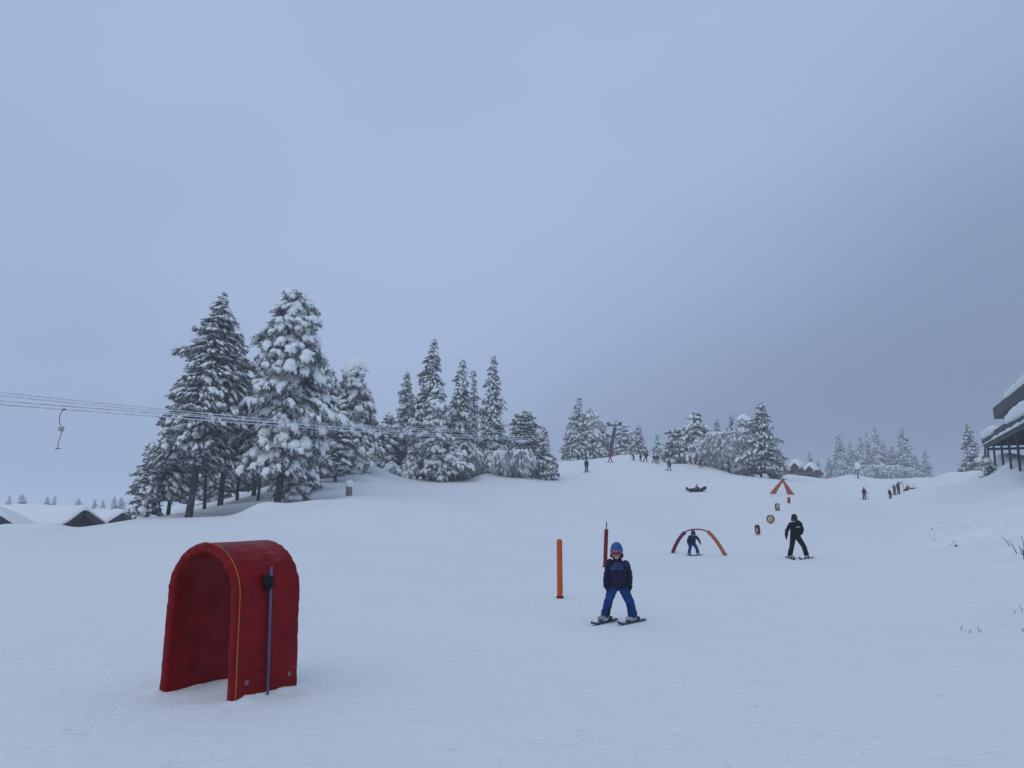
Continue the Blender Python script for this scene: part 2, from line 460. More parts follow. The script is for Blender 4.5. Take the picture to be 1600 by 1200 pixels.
def merge(name, bm, m, voxel, parent=None, smooth=6, noise=0.0, nscale=12.0, seed=0, paint=None, nvert=.6):
    """weld overlapping closed shapes into one continuous smooth skin"""
    bmesh.ops.recalc_face_normals(bm, faces=bm.faces[:])
    tmp = bpy.data.meshes.new('tmp'); bm.to_mesh(tmp); bm.free()
    to = bpy.data.objects.new('tmp', tmp); COL.objects.link(to)
    md = to.modifiers.new('r', 'REMESH'); md.mode = 'VOXEL'; md.voxel_size = voxel; md.use_smooth_shade = True
    if smooth:
        sm = to.modifiers.new('s', 'SMOOTH'); sm.factor = .5; sm.iterations = smooth
    dg = bpy.context.evaluated_depsgraph_get(); dg.update()
    me = bpy.data.meshes.new_from_object(to.evaluated_get(dg))
    bpy.data.objects.remove(to); bpy.data.meshes.remove(tmp)
    me.name = name
    n = len(me.vertices)
    if noise:
        co = np.empty(n * 3, np.float32); me.vertices.foreach_get('co', co); co = co.reshape(-1, 3)
        no = np.empty(n * 3, np.float32); me.vertices.foreach_get('normal', no); no = no.reshape(-1, 3)
        w = fbm(co[:, 0] * nscale + co[:, 1] * nscale * .7, co[:, 2] * nscale * 1.7 + co[:, 1] * nscale, 3, seed)
        w = 1 - np.abs(w) * 2.2
        co += no * (w * noise)[:, None]
        me.vertices.foreach_set('co', co.ravel())
    me.materials.clear()
    ms = m if isinstance(m, (list, tuple)) else [m]
    for k in ms: me.materials.append(k)
    for p in me.polygons:
        p.use_smooth = True
        if paint: p.material_index = paint(p.center, p.normal)
    me.update()
    o = bpy.data.objects.new(name, me); COL.objects.link(o)
    if parent: o.parent = parent
    return o


def structure(name, me, m):
    o = link_mesh(name, me, m); o['kind'] = 'structure'; return o


# little banks of pushed-up snow against the tunnel feet, the poles and behind the skis
_rb = random.Random(31)
for (ax, ay), (bx_, by_), n_ in (((366, 1099), (468, 1071), 15), ((252, 1079), (356, 1053), 15)):
    a_, b_ = hit(ax, ay), hit(bx_, by_)
    for i_ in range(n_):
        p_ = a_.lerp(b_, (i_ + _rb.random()) / n_)
        BUMPS.append((p_.x + _rb.uniform(-.03, .03), p_.y + _rb.uniform(-.05, .02), _rb.uniform(.008, .034), _rb.uniform(.05, .10), _rb.uniform(.06, .12)))
for ax, ay in ((875, 934), (945.5, 886)):
    a_ = hit(ax, ay)
    for i_ in range(5):
        BUMPS.append((a_.x + _rb.uniform(-.11, .11), a_.y + _rb.uniform(-.16, .05), _rb.uniform(.012, .03), .06, .08))


# ------------------------------------------------------------------ snow ground: one sheet round the camera out to the horizon
def build_ground():
    ang = np.concatenate([np.arange(-180, -44, 2.0), np.arange(-44, 44, .14), np.arange(44, 180, 2.0)])
    th = np.radians(ang)
    rr = np.concatenate([[0.0], np.exp(np.linspace(math.log(.6), math.log(26), 520)), np.exp(np.linspace(math.log(26.3), math.log(150), 330)), np.exp(np.linspace(math.log(152), math.log(3900), 70))])
    TH, RR = np.meshgrid(th, rr)
    X = RR * np.sin(TH); Y = RR * np.cos(TH)
    Z = ground_arr(X.ravel(), Y.ravel())
    x, y = X.ravel(), Y.ravel(); r = np.hypot(x, y)
    # small real relief: wind ripples, scratch marks, trampled snow on the right bank
    near = np.clip(1 - r / 45, 0, 1)
    Z = Z + near * .016 * fbm(x * .9 + y * .5, y * 2.6 - x * 1.3, 4, 21) + near * .004 * fbm(x * 6, y * 6, 2, 31)
    tr = np.exp(-(((x / np.maximum(y, 1) - .585) / .07) ** 2)) * np.clip((y - 12) / 6, 0, 1) * np.clip((46 - y) / 10, 0, 1)
    Z = Z + tr * .34 * fbm(x * 2.8, y * 1.6, 4, 44) * np.clip(fbm(x * .35, y * .3, 2, 77) * 2 + .7, 0, 1)
    tr = np.exp(-(((x / np.maximum(y, 1) - .55) / .1) ** 2)) * np.clip((y - 40) / 6, 0, 1) * np.clip((95 - y) / 10, 0, 1)
    Z = Z + tr * .30 * fbm(x * .6, y * .45, 4, 45)
    V = np.stack([x, y, Z], 1)
    na, nr = len(th), len(rr)
    a = np.arange(na); an = (a + 1) % na
    quads = []
    for j in range(nr - 1):
        quads.append(np.stack([j * na + a, j * na + an, (j + 1) * na + an, (j + 1) * na + a], 1))
    me = arr_mesh('snow_ground', V, np.concatenate(quads), True)
    bm = bmesh.new(); bm.from_mesh(me)
    bmesh.ops.remove_doubles(bm, verts=[v for v in bm.verts if math.hypot(v.co.x, v.co.y) < .05], dist=.02)
    bmesh.ops.recalc_face_normals(bm, faces=bm.faces[:])
    if sum(f.normal.z for f in list(bm.faces)[::500]) < 0:
        bmesh.ops.reverse_faces(bm, faces=bm.faces[:])
    bm.to_mesh(me); bm.free()
    return structure('snow_ground', me, M['ground'])


build_ground()
# ------------------------------------------------------------------ sky, light, air
def build_world():
    w = bpy.data.worlds.new('World'); scene.world = w; w.use_nodes = True
    nt = w.node_tree; L = nt.links.new
    bg = nt.nodes['Background']
    sky = nt.nodes.new('ShaderNodeTexSky'); sky.sky_type = 'NISHITA'; sky.sun_disc = False
    sky.sun_elevation = SUN_EL; sky.sun_rotation = SUN_ROT
    sky.air_density = 1.5; sky.dust_density = 3
    tc = nt.nodes.new('ShaderNodeTexCoord')
    nrm = nt.nodes.new('ShaderNodeVectorMath'); nrm.operation = 'NORMALIZE'; L(tc.outputs['Generated'], nrm.inputs[0])

    def dot(az, el):
        n = nt.nodes.new('ShaderNodeVectorMath'); n.operation = 'DOT_PRODUCT'; L(nrm.outputs[0], n.inputs[0])
        n.inputs[1].default_value = (math.sin(R(az)) * math.cos(R(el)), math.cos(R(az)) * math.cos(R(el)), math.sin(R(el)))
        return n.outputs['Value']

    def rng(v, a, b, c, d, smooth=True):
        n = nt.nodes.new('ShaderNodeMapRange'); n.interpolation_type = 'SMOOTHSTEP' if smooth else 'LINEAR'
        L(v, n.inputs['Value'])
        for k, q in zip(('From Min', 'From Max', 'To Min', 'To Max'), (a, b, c, d)): n.inputs[k].default_value = q
        return n.outputs['Result']

    def mix(f, a, b):
        n = nt.nodes.new('ShaderNodeMix'); n.data_type = 'RGBA'
        L(f, n.inputs['Factor'])
        for k, v in (('A', a), ('B', b)):
            if isinstance(v, tuple): n.inputs[k].default_value = (*v, 1)
            else: L(v, n.inputs[k])
        return n.outputs['Result']
    # the overcast: a thinner, brighter deck to the upper left, a heavier one to the right
    c = mix(rng(dot(33, -12), math.cos(R(48)), math.cos(R(8)), 0, 1), CLOUD, CLOUD_DARK)
    c = mix(rng(dot(-4, 42), math.cos(R(42)), math.cos(R(6)), 0, 1), c, CLOUD_BRIGHT)
    mp = nt.nodes.new('ShaderNodeMapping'); mp.inputs['Scale'].default_value = (1.2, 1.2, 2.6); L(nrm.outputs[0], mp.inputs['Vector'])
    nz = nt.nodes.new('ShaderNodeTexNoise'); nz.inputs['Scale'].default_value = 1.5; nz.inputs['Detail'].default_value = 3; nz.inputs['Roughness'].default_value = .45
    L(mp.outputs[0], nz.inputs['Vector'])
    sc = nt.nodes.new('ShaderNodeVectorMath'); sc.operation = 'SCALE'; L(c, sc.inputs[0]); L(rng(nz.outputs['Fac'], .3, .7, .965, 1.035), sc.inputs['Scale'])
    zen = nt.nodes.new('ShaderNodeVectorMath'); zen.operation = 'SCALE'; L(sc.outputs[0], zen.inputs[0])
    L(rng(dot(0, 90), .62, 1.0, 1, ZENITH), zen.inputs['Scale'])
    add = nt.nodes.new('ShaderNodeVectorMath'); add.operation = 'MULTIPLY_ADD'
    L(sky.outputs[0], add.inputs[0]); add.inputs[1].default_value = (.02, .02, .02)
    k = nt.nodes.new('ShaderNodeVectorMath'); k.operation = 'SCALE'; k.inputs['Scale'].default_value = 10.0
    L(zen.outputs[0], k.inputs[0]); L(k.outputs[0], add.inputs[2])
    L(add.outputs[0], bg.inputs['Color']); bg.inputs['Strength'].default_value = .1


SUN_EL, SUN_AZ = R(48), R(-150)
SUN_ROT = SUN_AZ
CLOUD = (.330, .424, .616)
CLOUD_DARK = (.190, .254, .392)
CLOUD_BRIGHT = (.372, .474, .674)
ZENITH = 1.12
build_world()
sd = bpy.data.lights.new('sun', 'SUN'); sd.energy = .5; sd.angle = R(60); sd.color = (1, .97, .93)
so = bpy.data.objects.new('sun', sd); COL.objects.link(so)
sdir = Vector((math.sin(SUN_AZ) * math.cos(SUN_EL), math.cos(SUN_AZ) * math.cos(SUN_EL), math.sin(SUN_EL)))
so.rotation_euler = sdir.to_track_quat('Z', 'Y').to_euler()
so.location = sdir * 60

HAZE = .0012
bm = bmesh.new()
add_box(bm, (0, 0, 3.5), (8200, 8200, 43))
hz = bm_obj('haze', bm, [])
m = bpy.data.materials.new('haze'); m.use_nodes = True
nt = m.node_tree; nt.nodes.remove(nt.nodes['Principled BSDF'])
pv = nt.nodes.new('ShaderNodeVolumePrincipled'); pv.inputs['Density'].default_value = HAZE
pv.inputs['Color'].default_value = (.93, .96, 1.0, 1)
pv.inputs['Anisotropy'].default_value = .25
nt.links.new(pv.outputs[0], nt.nodes['Material Output'].inputs['Volume'])
hz.data.materials.append(m); hz['kind'] = 'stuff'

scene.view_settings.view_transform = 'Standard'; scene.view_settings.look = 'None'
scene.view_settings.exposure = 0; scene.view_settings.gamma = 1
cy = scene.cycles
cy.use_denoising = True
try: cy.denoiser = 'OPENIMAGEDENOISE'; cy.denoising_input_passes = 'RGB_ALBEDO_NORMAL'
except Exception: pass
cy.max_bounces = 6; cy.diffuse_bounces = 4; cy.glossy_bounces = 2; cy.volume_bounces = 2; cy.transparent_max_bounces = 8
cy.caustics_reflective = False; cy.caustics_refractive = False

# ------------------------------------------------------------------ trees
def ico(sub):
    b = bmesh.new(); bmesh.ops.create_icosphere(b, subdivisions=sub, radius=1)
    V = np.array([v.co[:] for v in b.verts]); Fc = np.array([[v.index for v in f.verts] for f in b.faces]); b.free()
    return V, Fc


IV, IF = ico(2)
IV1, IF1 = ico(1)
IV1 = IV1 / np.linalg.norm(IV1, axis=1)[:, None]
if len(IV) > 50:     # bmesh counts subdivisions from 1
    pass
PF = np.concatenate([IF] + [IF1 + len(IV) + i * len(IV1) for i in range(3)])


def pad_templates(n=8):
    out = []
    for k in range(n):
        rg = np.random.default_rng(100 + k)
        V = IV.copy()
        f = np.zeros(len(V))
        for i in range(8):
            d = rg.normal(size=3); d /= np.linalg.norm(d)
            f += rg.uniform(-.38, .42) * np.exp((V @ d - 1) * 6)
        V = V * (1 + f)[:, None]
        V[:, 2] = np.where(V[:, 2] < 0, V[:, 2] * .45, V[:, 2]); V[:, 0] *= .9
        V[:, 2] -= .55 * V[:, 0] ** 2 * (V[:, 0] > 0) * .5 + .25 * V[:, 1] ** 2   # tip and sides hang
        V *= np.array([.5, .5, .5])
        parts = [V]
        for i in range(3):      # drooping fingers of snow along the twiglets
            a = (i - 1) * rg.uniform(.45, .85) + rg.normal() * .12
            W = IV1 * np.array([.30, .13, .17]) * rg.uniform(.75, 1.2)
            W[:, 2] -= .9 * (W[:, 0] + .2).clip(0) ** 2
            c_, s_ = math.cos(a), math.sin(a)
            W = np.stack([W[:, 0] * c_ - W[:, 1] * s_, W[:, 0] * s_ + W[:, 1] * c_, W[:, 2]], 1)
            parts.append(W + np.array([.30 * c_ + .05, .42 * s_, -.13 - .1 * abs(s_)]))
        out.append(np.concatenate(parts))
    return out


PADS = pad_templates()


def tuft_templates(n=6, nb=34):
    """sprays of needle-bearing twiglets poking out under a snow pad"""
    out = []
    for k in range(n):
        rg = np.random.default_rng(300 + k)
        V = []
        for i in range(nb):
            x0 = rg.uniform(-.5, .45); y0 = rg.uniform(-.28, .28) * (1 - .5 * abs(x0)); z0 = rg.uniform(-.22, .10)
            th = rg.uniform(-1.15, 1.15) + (.4 if y0 > 0 else -.4)
            ln = rg.uniform(.25, .52)
            dz = rg.uniform(-.55, .12)
            d = np.array([math.cos(th), math.sin(th), dz]); d /= np.linalg.norm(d)
            side = np.cross(d, rg.normal(size=3)); side /= np.linalg.norm(side)
            w = rg.uniform(.035, .075)
            p = np.array([x0, y0, z0])
            V += [p - side * w * .5, p + d * ln * .55 - side * w, p + d * ln, p + d * ln * .5 + side * w]
        out.append(np.array(V))
    return out


TUFTS = tuft_templates()
NBL = len(TUFTS[0]) // 4
TF = np.arange(NBL * 4).reshape(-1, 4)


def stamp(templates, faces, mats, which):
    """mats: (n,3,4) transforms, which: (n,) template index"""
    Vs, Fs, off = [], [], 0
    for k, T in enumerate(templates):
        mk = mats[which == k]
        if len(mk) == 0: continue
        V = np.einsum('nij,vj->nvi', mk[:, :, :3], T) + mk[:, None, :, 3]
        n, v = V.shape[:2]
        Vs.append(V.reshape(-1, 3))
        Fs.append((faces[None] + (np.arange(n) * v)[:, None, None]).reshape(-1, faces.shape[1]) + off)
        off += n * v
    return np.concatenate(Vs), np.concatenate(Fs)


KINDS = {
    #            whorl gap, branches, droop, rise, pad size (l,w,t), snow share, lump, top width, needle density
    'spruce': dict(gap=.28, nb=7, droop=.62, rise=.10, pad=(.46, .27, .17), snow=1.0, lump=.55, pw=.85, top=.10, fan=.30),
    'open': dict(gap=.30, nb=6, droop=.55, rise=.18, pad=(.50, .29, .17), snow=1.0, lump=.90, pw=.80, top=.06, fan=.34),
    'narrow': dict(gap=.26, nb=6, droop=.75, rise=.02, pad=(.40, .28, .19), snow=.92, lump=.85, pw=.72, top=.14, fan=.26),
    'clumpy': dict(gap=.36, nb=7, droop=.70, rise=.10, pad=(.66, .50, .36), snow=.90, lump=.95, pw=.42, top=.40, fan=.42),
    'pine': dict(gap=.36, nb=6, droop=.45, rise=.30, pad=(.58, .42, .28), snow=.85, lump=.75, pw=.42, top=.36, fan=.46),
    'bush': dict(gap=.22, nb=7, droop=.95, rise=.25, pad=(.52, .44, .34), snow=.85, lump=.40, pw=.45, top=.45, fan=.36),
}


def tree_meshes(seed, H, W, kind, clear=.06, size=1.0, density=1.0, capsnow=0.0):
    """returns (trunk mesh, crown mesh, snow mesh) of a tree of height H and crown width W"""
    K = KINDS[kind]; rg = np.random.default_rng(seed)
    Rm = W / 2
    ph = rg.uniform(0, 6.28, 12); z0c = clear * H
    pads, tufts = [], []
    limb = bmesh.new()
    z = z0c
    wob = rg.normal(size=2) * .012 * H
    sx = lambda t: (wob[0] * math.sin(t * 3.1), wob[1] * math.sin(t * 2.3 + 1))
    gap = K['gap'] * max(1.0, size) / density ** .5
    while z < H - .25:
        t = (z - z0c) / (H - z0c)
        base = (1 - t) ** K['pw'] * (1 - K['top']) + K['top'] * (1 - t ** 6)
        if kind in ('pine', 'clumpy', 'bush'): base *= min(1, .62 + t * 1.7)
        else: base *= min(1, .80 + t * 2.2)
        nb = max(4, int(round(K['nb'] * (.6 + .4 * (1 - t)))))
        a0 = rg.uniform(0, 6.28)
        for b in range(nb):
            if rg.uniform() < .10: continue
            a = a0 + 6.283 * b / nb + rg.normal() * .22
            lob = 1 + K['lump'] * (.55 * math.sin(2 * a + ph[0] + z * .9) * math.sin(z * 1.7 + ph[1]) + .45 * math.sin(3 * a + ph[2] - z * 1.3) + .35 * rg.normal() * .6)
            Lb = max(.16, Rm * base * max(.30, lob) * rg.uniform(.72, 1.22))
            zb = z + rg.normal() * gap * .25
            ca, sa = math.cos(a), math.sin(a)
            dr = K['droop'] * rg.uniform(.75, 1.25)
            ox, oy = sx(t)
            slope = lambda q: K['rise'] - 2 * dr * q * .62
            pos = lambda q: (ox + ca * Lb * q, oy + sa * Lb * q, zb + Lb * (K['rise'] * q - dr * .62 * q * q))
            if Lb > .8:
                add_tube(limb, [pos(0), pos(.4), pos(.8)], [.012 + .012 * Lb, .008 + .008 * Lb, .006], 4, False)
            n = max(1, int(Lb / (K['pad'][0] * .52 * size) + .5))
            for i in range(n):
                q = (i + .75 + rg.uniform(-.25, .25)) / n if n > 1 else .7
                q = min(q, 1.0)
                fan = K['fan'] * Lb * math.sin(min(1, q * 1.05) * math.pi * .78) if Lb > .5 else .05
                m = 1 + (2 if fan > .28 * size else (1 if fan > .14 * size else 0))
                for j in range(m):
                    off = (0 if m == 1 else (j / (m - 1) - .5) * 2 * fan) + rg.normal() * .05
                    x, y, zz = pos(q)
                    yaw = a + (off / max(Lb, .4)) * 1.1 + rg.normal() * .25
                    x += -sa * off; y += ca * off; zz -= abs(off) * .32 - rg.normal() * .04
                    sl = math.atan(slope(q)) - abs(off) * .25 + rg.normal() * .15
                    roll = rg.normal() * .25 + off * .4
                    s = size * (rg.uniform(.55, 1.1) + (.5 if rg.uniform() < .12 else 0)) * (.75 + .25 * min(1, Lb))
                    Mx = (Matrix.Translation((x, y, zz)) @ Matrix.Rotation(yaw, 4, 'Z') @ Matrix.Rotation(-sl, 4, 'Y') @ Matrix.Rotation(roll, 4, 'X'))
                    lx, ly, lz = K['pad']
                    tm = Mx @ Matrix.Diagonal((lx * s * 1.35, lx * s * 1.25, lx * s * 1.1, 1))
                    tufts.append(np.array(tm)[:3])
                    if rg.uniform() < K['snow'] * (.45 + .55 * q + .15):
                        k2 = rg.uniform(.75, 1.25)
                        pm = Mx @ Matrix.Translation((0, 0, lz * s * .16)) @ Matrix.Diagonal((lx * s * 1.15, ly * s * k2 * 1.1, lz * s * rg.uniform(.8, 1.3), 1))
                        pads.append(np.array(pm)[:3])
                        if kind in ('clumpy', 'pine', 'bush') and rg.uniform() < .3:
                            pm = Mx @ Matrix.Translation((rg.normal() * .1, rg.normal() * .1, lz * s * .42)) @ Matrix.Diagonal((lx * s * .9, ly * s * 1.0, lz * s * 1.1, 1))
                            pads.append(np.array(pm)[:3])
        z += gap * rg.uniform(.75, 1.25)
    # tip
    ox, oy = sx(1)
    for k in range(5):
        h = H - .12 - k * .16 * min(1, size)
        r = .06 + .05 * k
        for j in range(3):
            a = rg.uniform(0, 6.28)
            Mx = Matrix.Translation((ox + math.cos(a) * r, oy + math.sin(a) * r, h)) @ Matrix.Rotation(a, 4, 'Z') @ Matrix.Rotation(.5, 4, 'Y')
            tufts.append(np.array(Mx @ Matrix.Diagonal((.4, .4, .4, 1)))[:3])
            if j < 2: pads.append(np.array(Mx @ Matrix.Diagonal((.34, .28, .26, 1)))[:3])
    if capsnow:
        for k in range(26):
            a = rg.uniform(0, 6.28); q = rg.uniform(0, 1) ** .6
            Mx = Matrix.Translation((ox + math.cos(a) * q * capsnow * .7, oy + math.sin(a) * q * capsnow * .7, H - .25 - .55 * q * q * capsnow)) @ Matrix.Rotation(a, 4, 'Z')
            pads.append(np.array(Mx @ Matrix.Diagonal((capsnow * .8, capsnow * .75, capsnow * .75, 1)))[:3])
    pads = np.array(pads); tufts = np.array(tufts)
    sv, sf = stamp(PADS, PF, pads, rg.integers(0, len(PADS), len(pads)))
    cv, cf = stamp(TUFTS, TF, tufts, rg.integers(0, len(TUFTS), len(tufts)))
    snow = arr_mesh('snow', sv, sf, True); crown = arr_mesh('crown', cv, cf, False)
    # trunk, slightly swollen at the foot
    r0 = .035 + .0115 * H
    pts = [(wob[0] * math.sin(t * 3.1), wob[1] * math.sin(t * 2.3 + 1), -1.0 if t == 0 else t * H) for t in (0, .04, .15, .3, .5, .7, .85, .985)]
    pts[0] = (pts[1][0], pts[1][1], -1.2)
    add_tube(limb, pts, [r0 * 1.35, r0 * 1.12, r0, r0 * .88, r0 * .66, r0 * .42, r0 * .22, .012], 9)
    if clear > .1:     # dead snags below the crown
        for k in range(int(4 + clear * 12)):
            zz = rg.uniform(.04, clear + .03) * H; a = rg.uniform(0, 6.28); l = rg.uniform(.2, .8)
            tt = zz / H
            o = Vector((wob[0] * math.sin(tt * 3.1), wob[1] * math.sin(tt * 2.3 + 1), zz))
            d = Vector((math.cos(a), math.sin(a), rg.uniform(-.9, .0)))
            add_tube(limb, [o, o + d * l * .6, o + d * l + Vector((0, 0, -.22 * l))], [.020, .012, .004], 4, False)
    me = bpy.data.meshes.new('trunk'); limb.to_mesh(me); limb.free()
    for p in me.polygons: p.use_smooth = True
    return me, crown, snow


def birch_meshes(seed, H, W):
    """a slim birch bowed under rime: arching stem, curtains of white twigs"""
    rg = np.random.default_rng(seed)
    tr = bmesh.new(); tw = bmesh.new()
    tops = []
    for s in range(4):
        a = rg.uniform(0, 6.28); lean = rg.uniform(.25, .95) * W / 2
        pts = []
        for k in range(9):
            t = k / 8
            x = math.cos(a) * lean * (t ** 1.5) * 1.3; y = math.sin(a) * lean * (t ** 1.5) * 1.3
            zz = H * rg.uniform(.99, 1.01) * math.sin(min(t * 1.2, 1) * math.pi / 2) - max(0, t - .72) * H * 1.5 - (.5 if k == 0 else 0)
            pts.append(Vector((x, y, zz)))
        add_tube(tr, pts, [.075 * (1 - t / 9.5) + .01 for t in range(9)], 6)
        for k in range(2, 9):
            for j in range(8):
                p = pts[k].lerp(pts[k - 1], rg.uniform(0, 1))
                b = a + rg.normal() * 1.5
                l = rg.uniform(.4, 1.0) * W * .30
                d = Vector((math.cos(b), math.sin(b), rg.uniform(-.1, .55)))
                e = p + d * l * .6 + Vector((0, 0, .0)); f = p + d * l + Vector((0, 0, -l * rg.uniform(.5, 1.3)))
                add_tube(tr, [p, e, f], [.022, .016, .006], 4, False)
                for q in range(7):
                    g = (e.lerp(f, rg.uniform(0, 1)) if q % 3 else p.lerp(e, rg.uniform(.2, 1)))
                    c = b + rg.normal() * .9
                    h = rg.uniform(.25, .6)
                    g1 = g + Vector((math.cos(c) * h * .5, math.sin(c) * h * .5, -h * rg.uniform(.1, .9)))
                    g2 = g1 + Vector((math.cos(c) * h * .2, math.sin(c) * h * .2, -h * .7))
                    add_tube(tw, [g, g1, g2], [.028, .022, .008], 3, False)
    a = bpy.data.meshes.new('trunk'); tr.to_mesh(a); tr.free()
    b = bpy.data.meshes.new('crown'); tw.to_mesh(b); tw.free()
    # little snow loads along the bows
    n = int(150 * W)
    c0 = np.array([v.co[:] for v in a.vertices]); mats = []
    for k in range(n):
        v = c0[rg.integers(0, len(c0))]
        if v[2] < .4: continue
        az = math.atan2(v[1], v[0]) + rg.normal() * .3
        s = rg.uniform(.7, 1.5)
        Mx = Matrix.Translation(Vector(v) + Vector((0, 0, .04))) @ Matrix.Rotation(az, 4, 'Z') @ Matrix.Rotation(rg.uniform(.3, 1.3), 4, 'Y') @ Matrix.Diagonal((.5 * s, .2 * s, .2 * s, 1))
        mats.append(np.array(Mx)[:3])
    mats = np.array(mats)
    sv, sf = stamp(PADS, PF, mats, rg.integers(0, len(PADS), len(mats)))
    return a, b, arr_mesh('snow', sv, sf, True)


def plant_tree(px, depth, top, wpx, kind, label, clear=.06, lean=0.0, seed=None, group=None, lib=None, size=1.0, density=1.0, cap=0.0, pxtop=None, turn=None):
    u, _ = ray(px, 760)
    x, y = u * depth, depth
    g = ground(x, y) - .05
    zt = at(px, top, depth).z
    H = zt - g; W = wpx / F * depth
    name = {'birch': 'birch_tree', 'pine': 'pine_tree', 'bush': 'snowy_bush'}.get(kind, 'spruce_tree')
    cat = 'bush' if kind == 'bush' else 'tree'
    seed = seed if seed is not None else int(px * 7 + depth)
    t = thing(name, label, cat, (x, y, g), 0, group)
    if pxtop is not None:
        lean = ((pxtop - px) / F * depth) / H
    if lib is not None:
        mh, (a, b, c), mw = lib
        t.scale = (W / mw, W / mw, H / mh)
        t.rotation_euler = (0, 0, turn if turn is not None else (seed * 1.7) % 6.28)
    else:
        if kind == 'birch': a, b, c = birch_meshes(seed, H, W)
        else: a, b, c = tree_meshes(seed, H, W, kind, clear, size, density, cap)
        if lean: t.rotation_euler = (0, math.atan(lean), 0)
    tm, cm = (M['rimebark'], M['frost']) if kind == 'birch' else (M['bark'], M['rime_haze_needles'] if lib is not None or kind == 'bush' else M['needles'])
    link_mesh('trunk', a, tm, t); link_mesh('crown', b, cm, t); link_mesh('snow', c, M['tree_snow'], t)
    return t


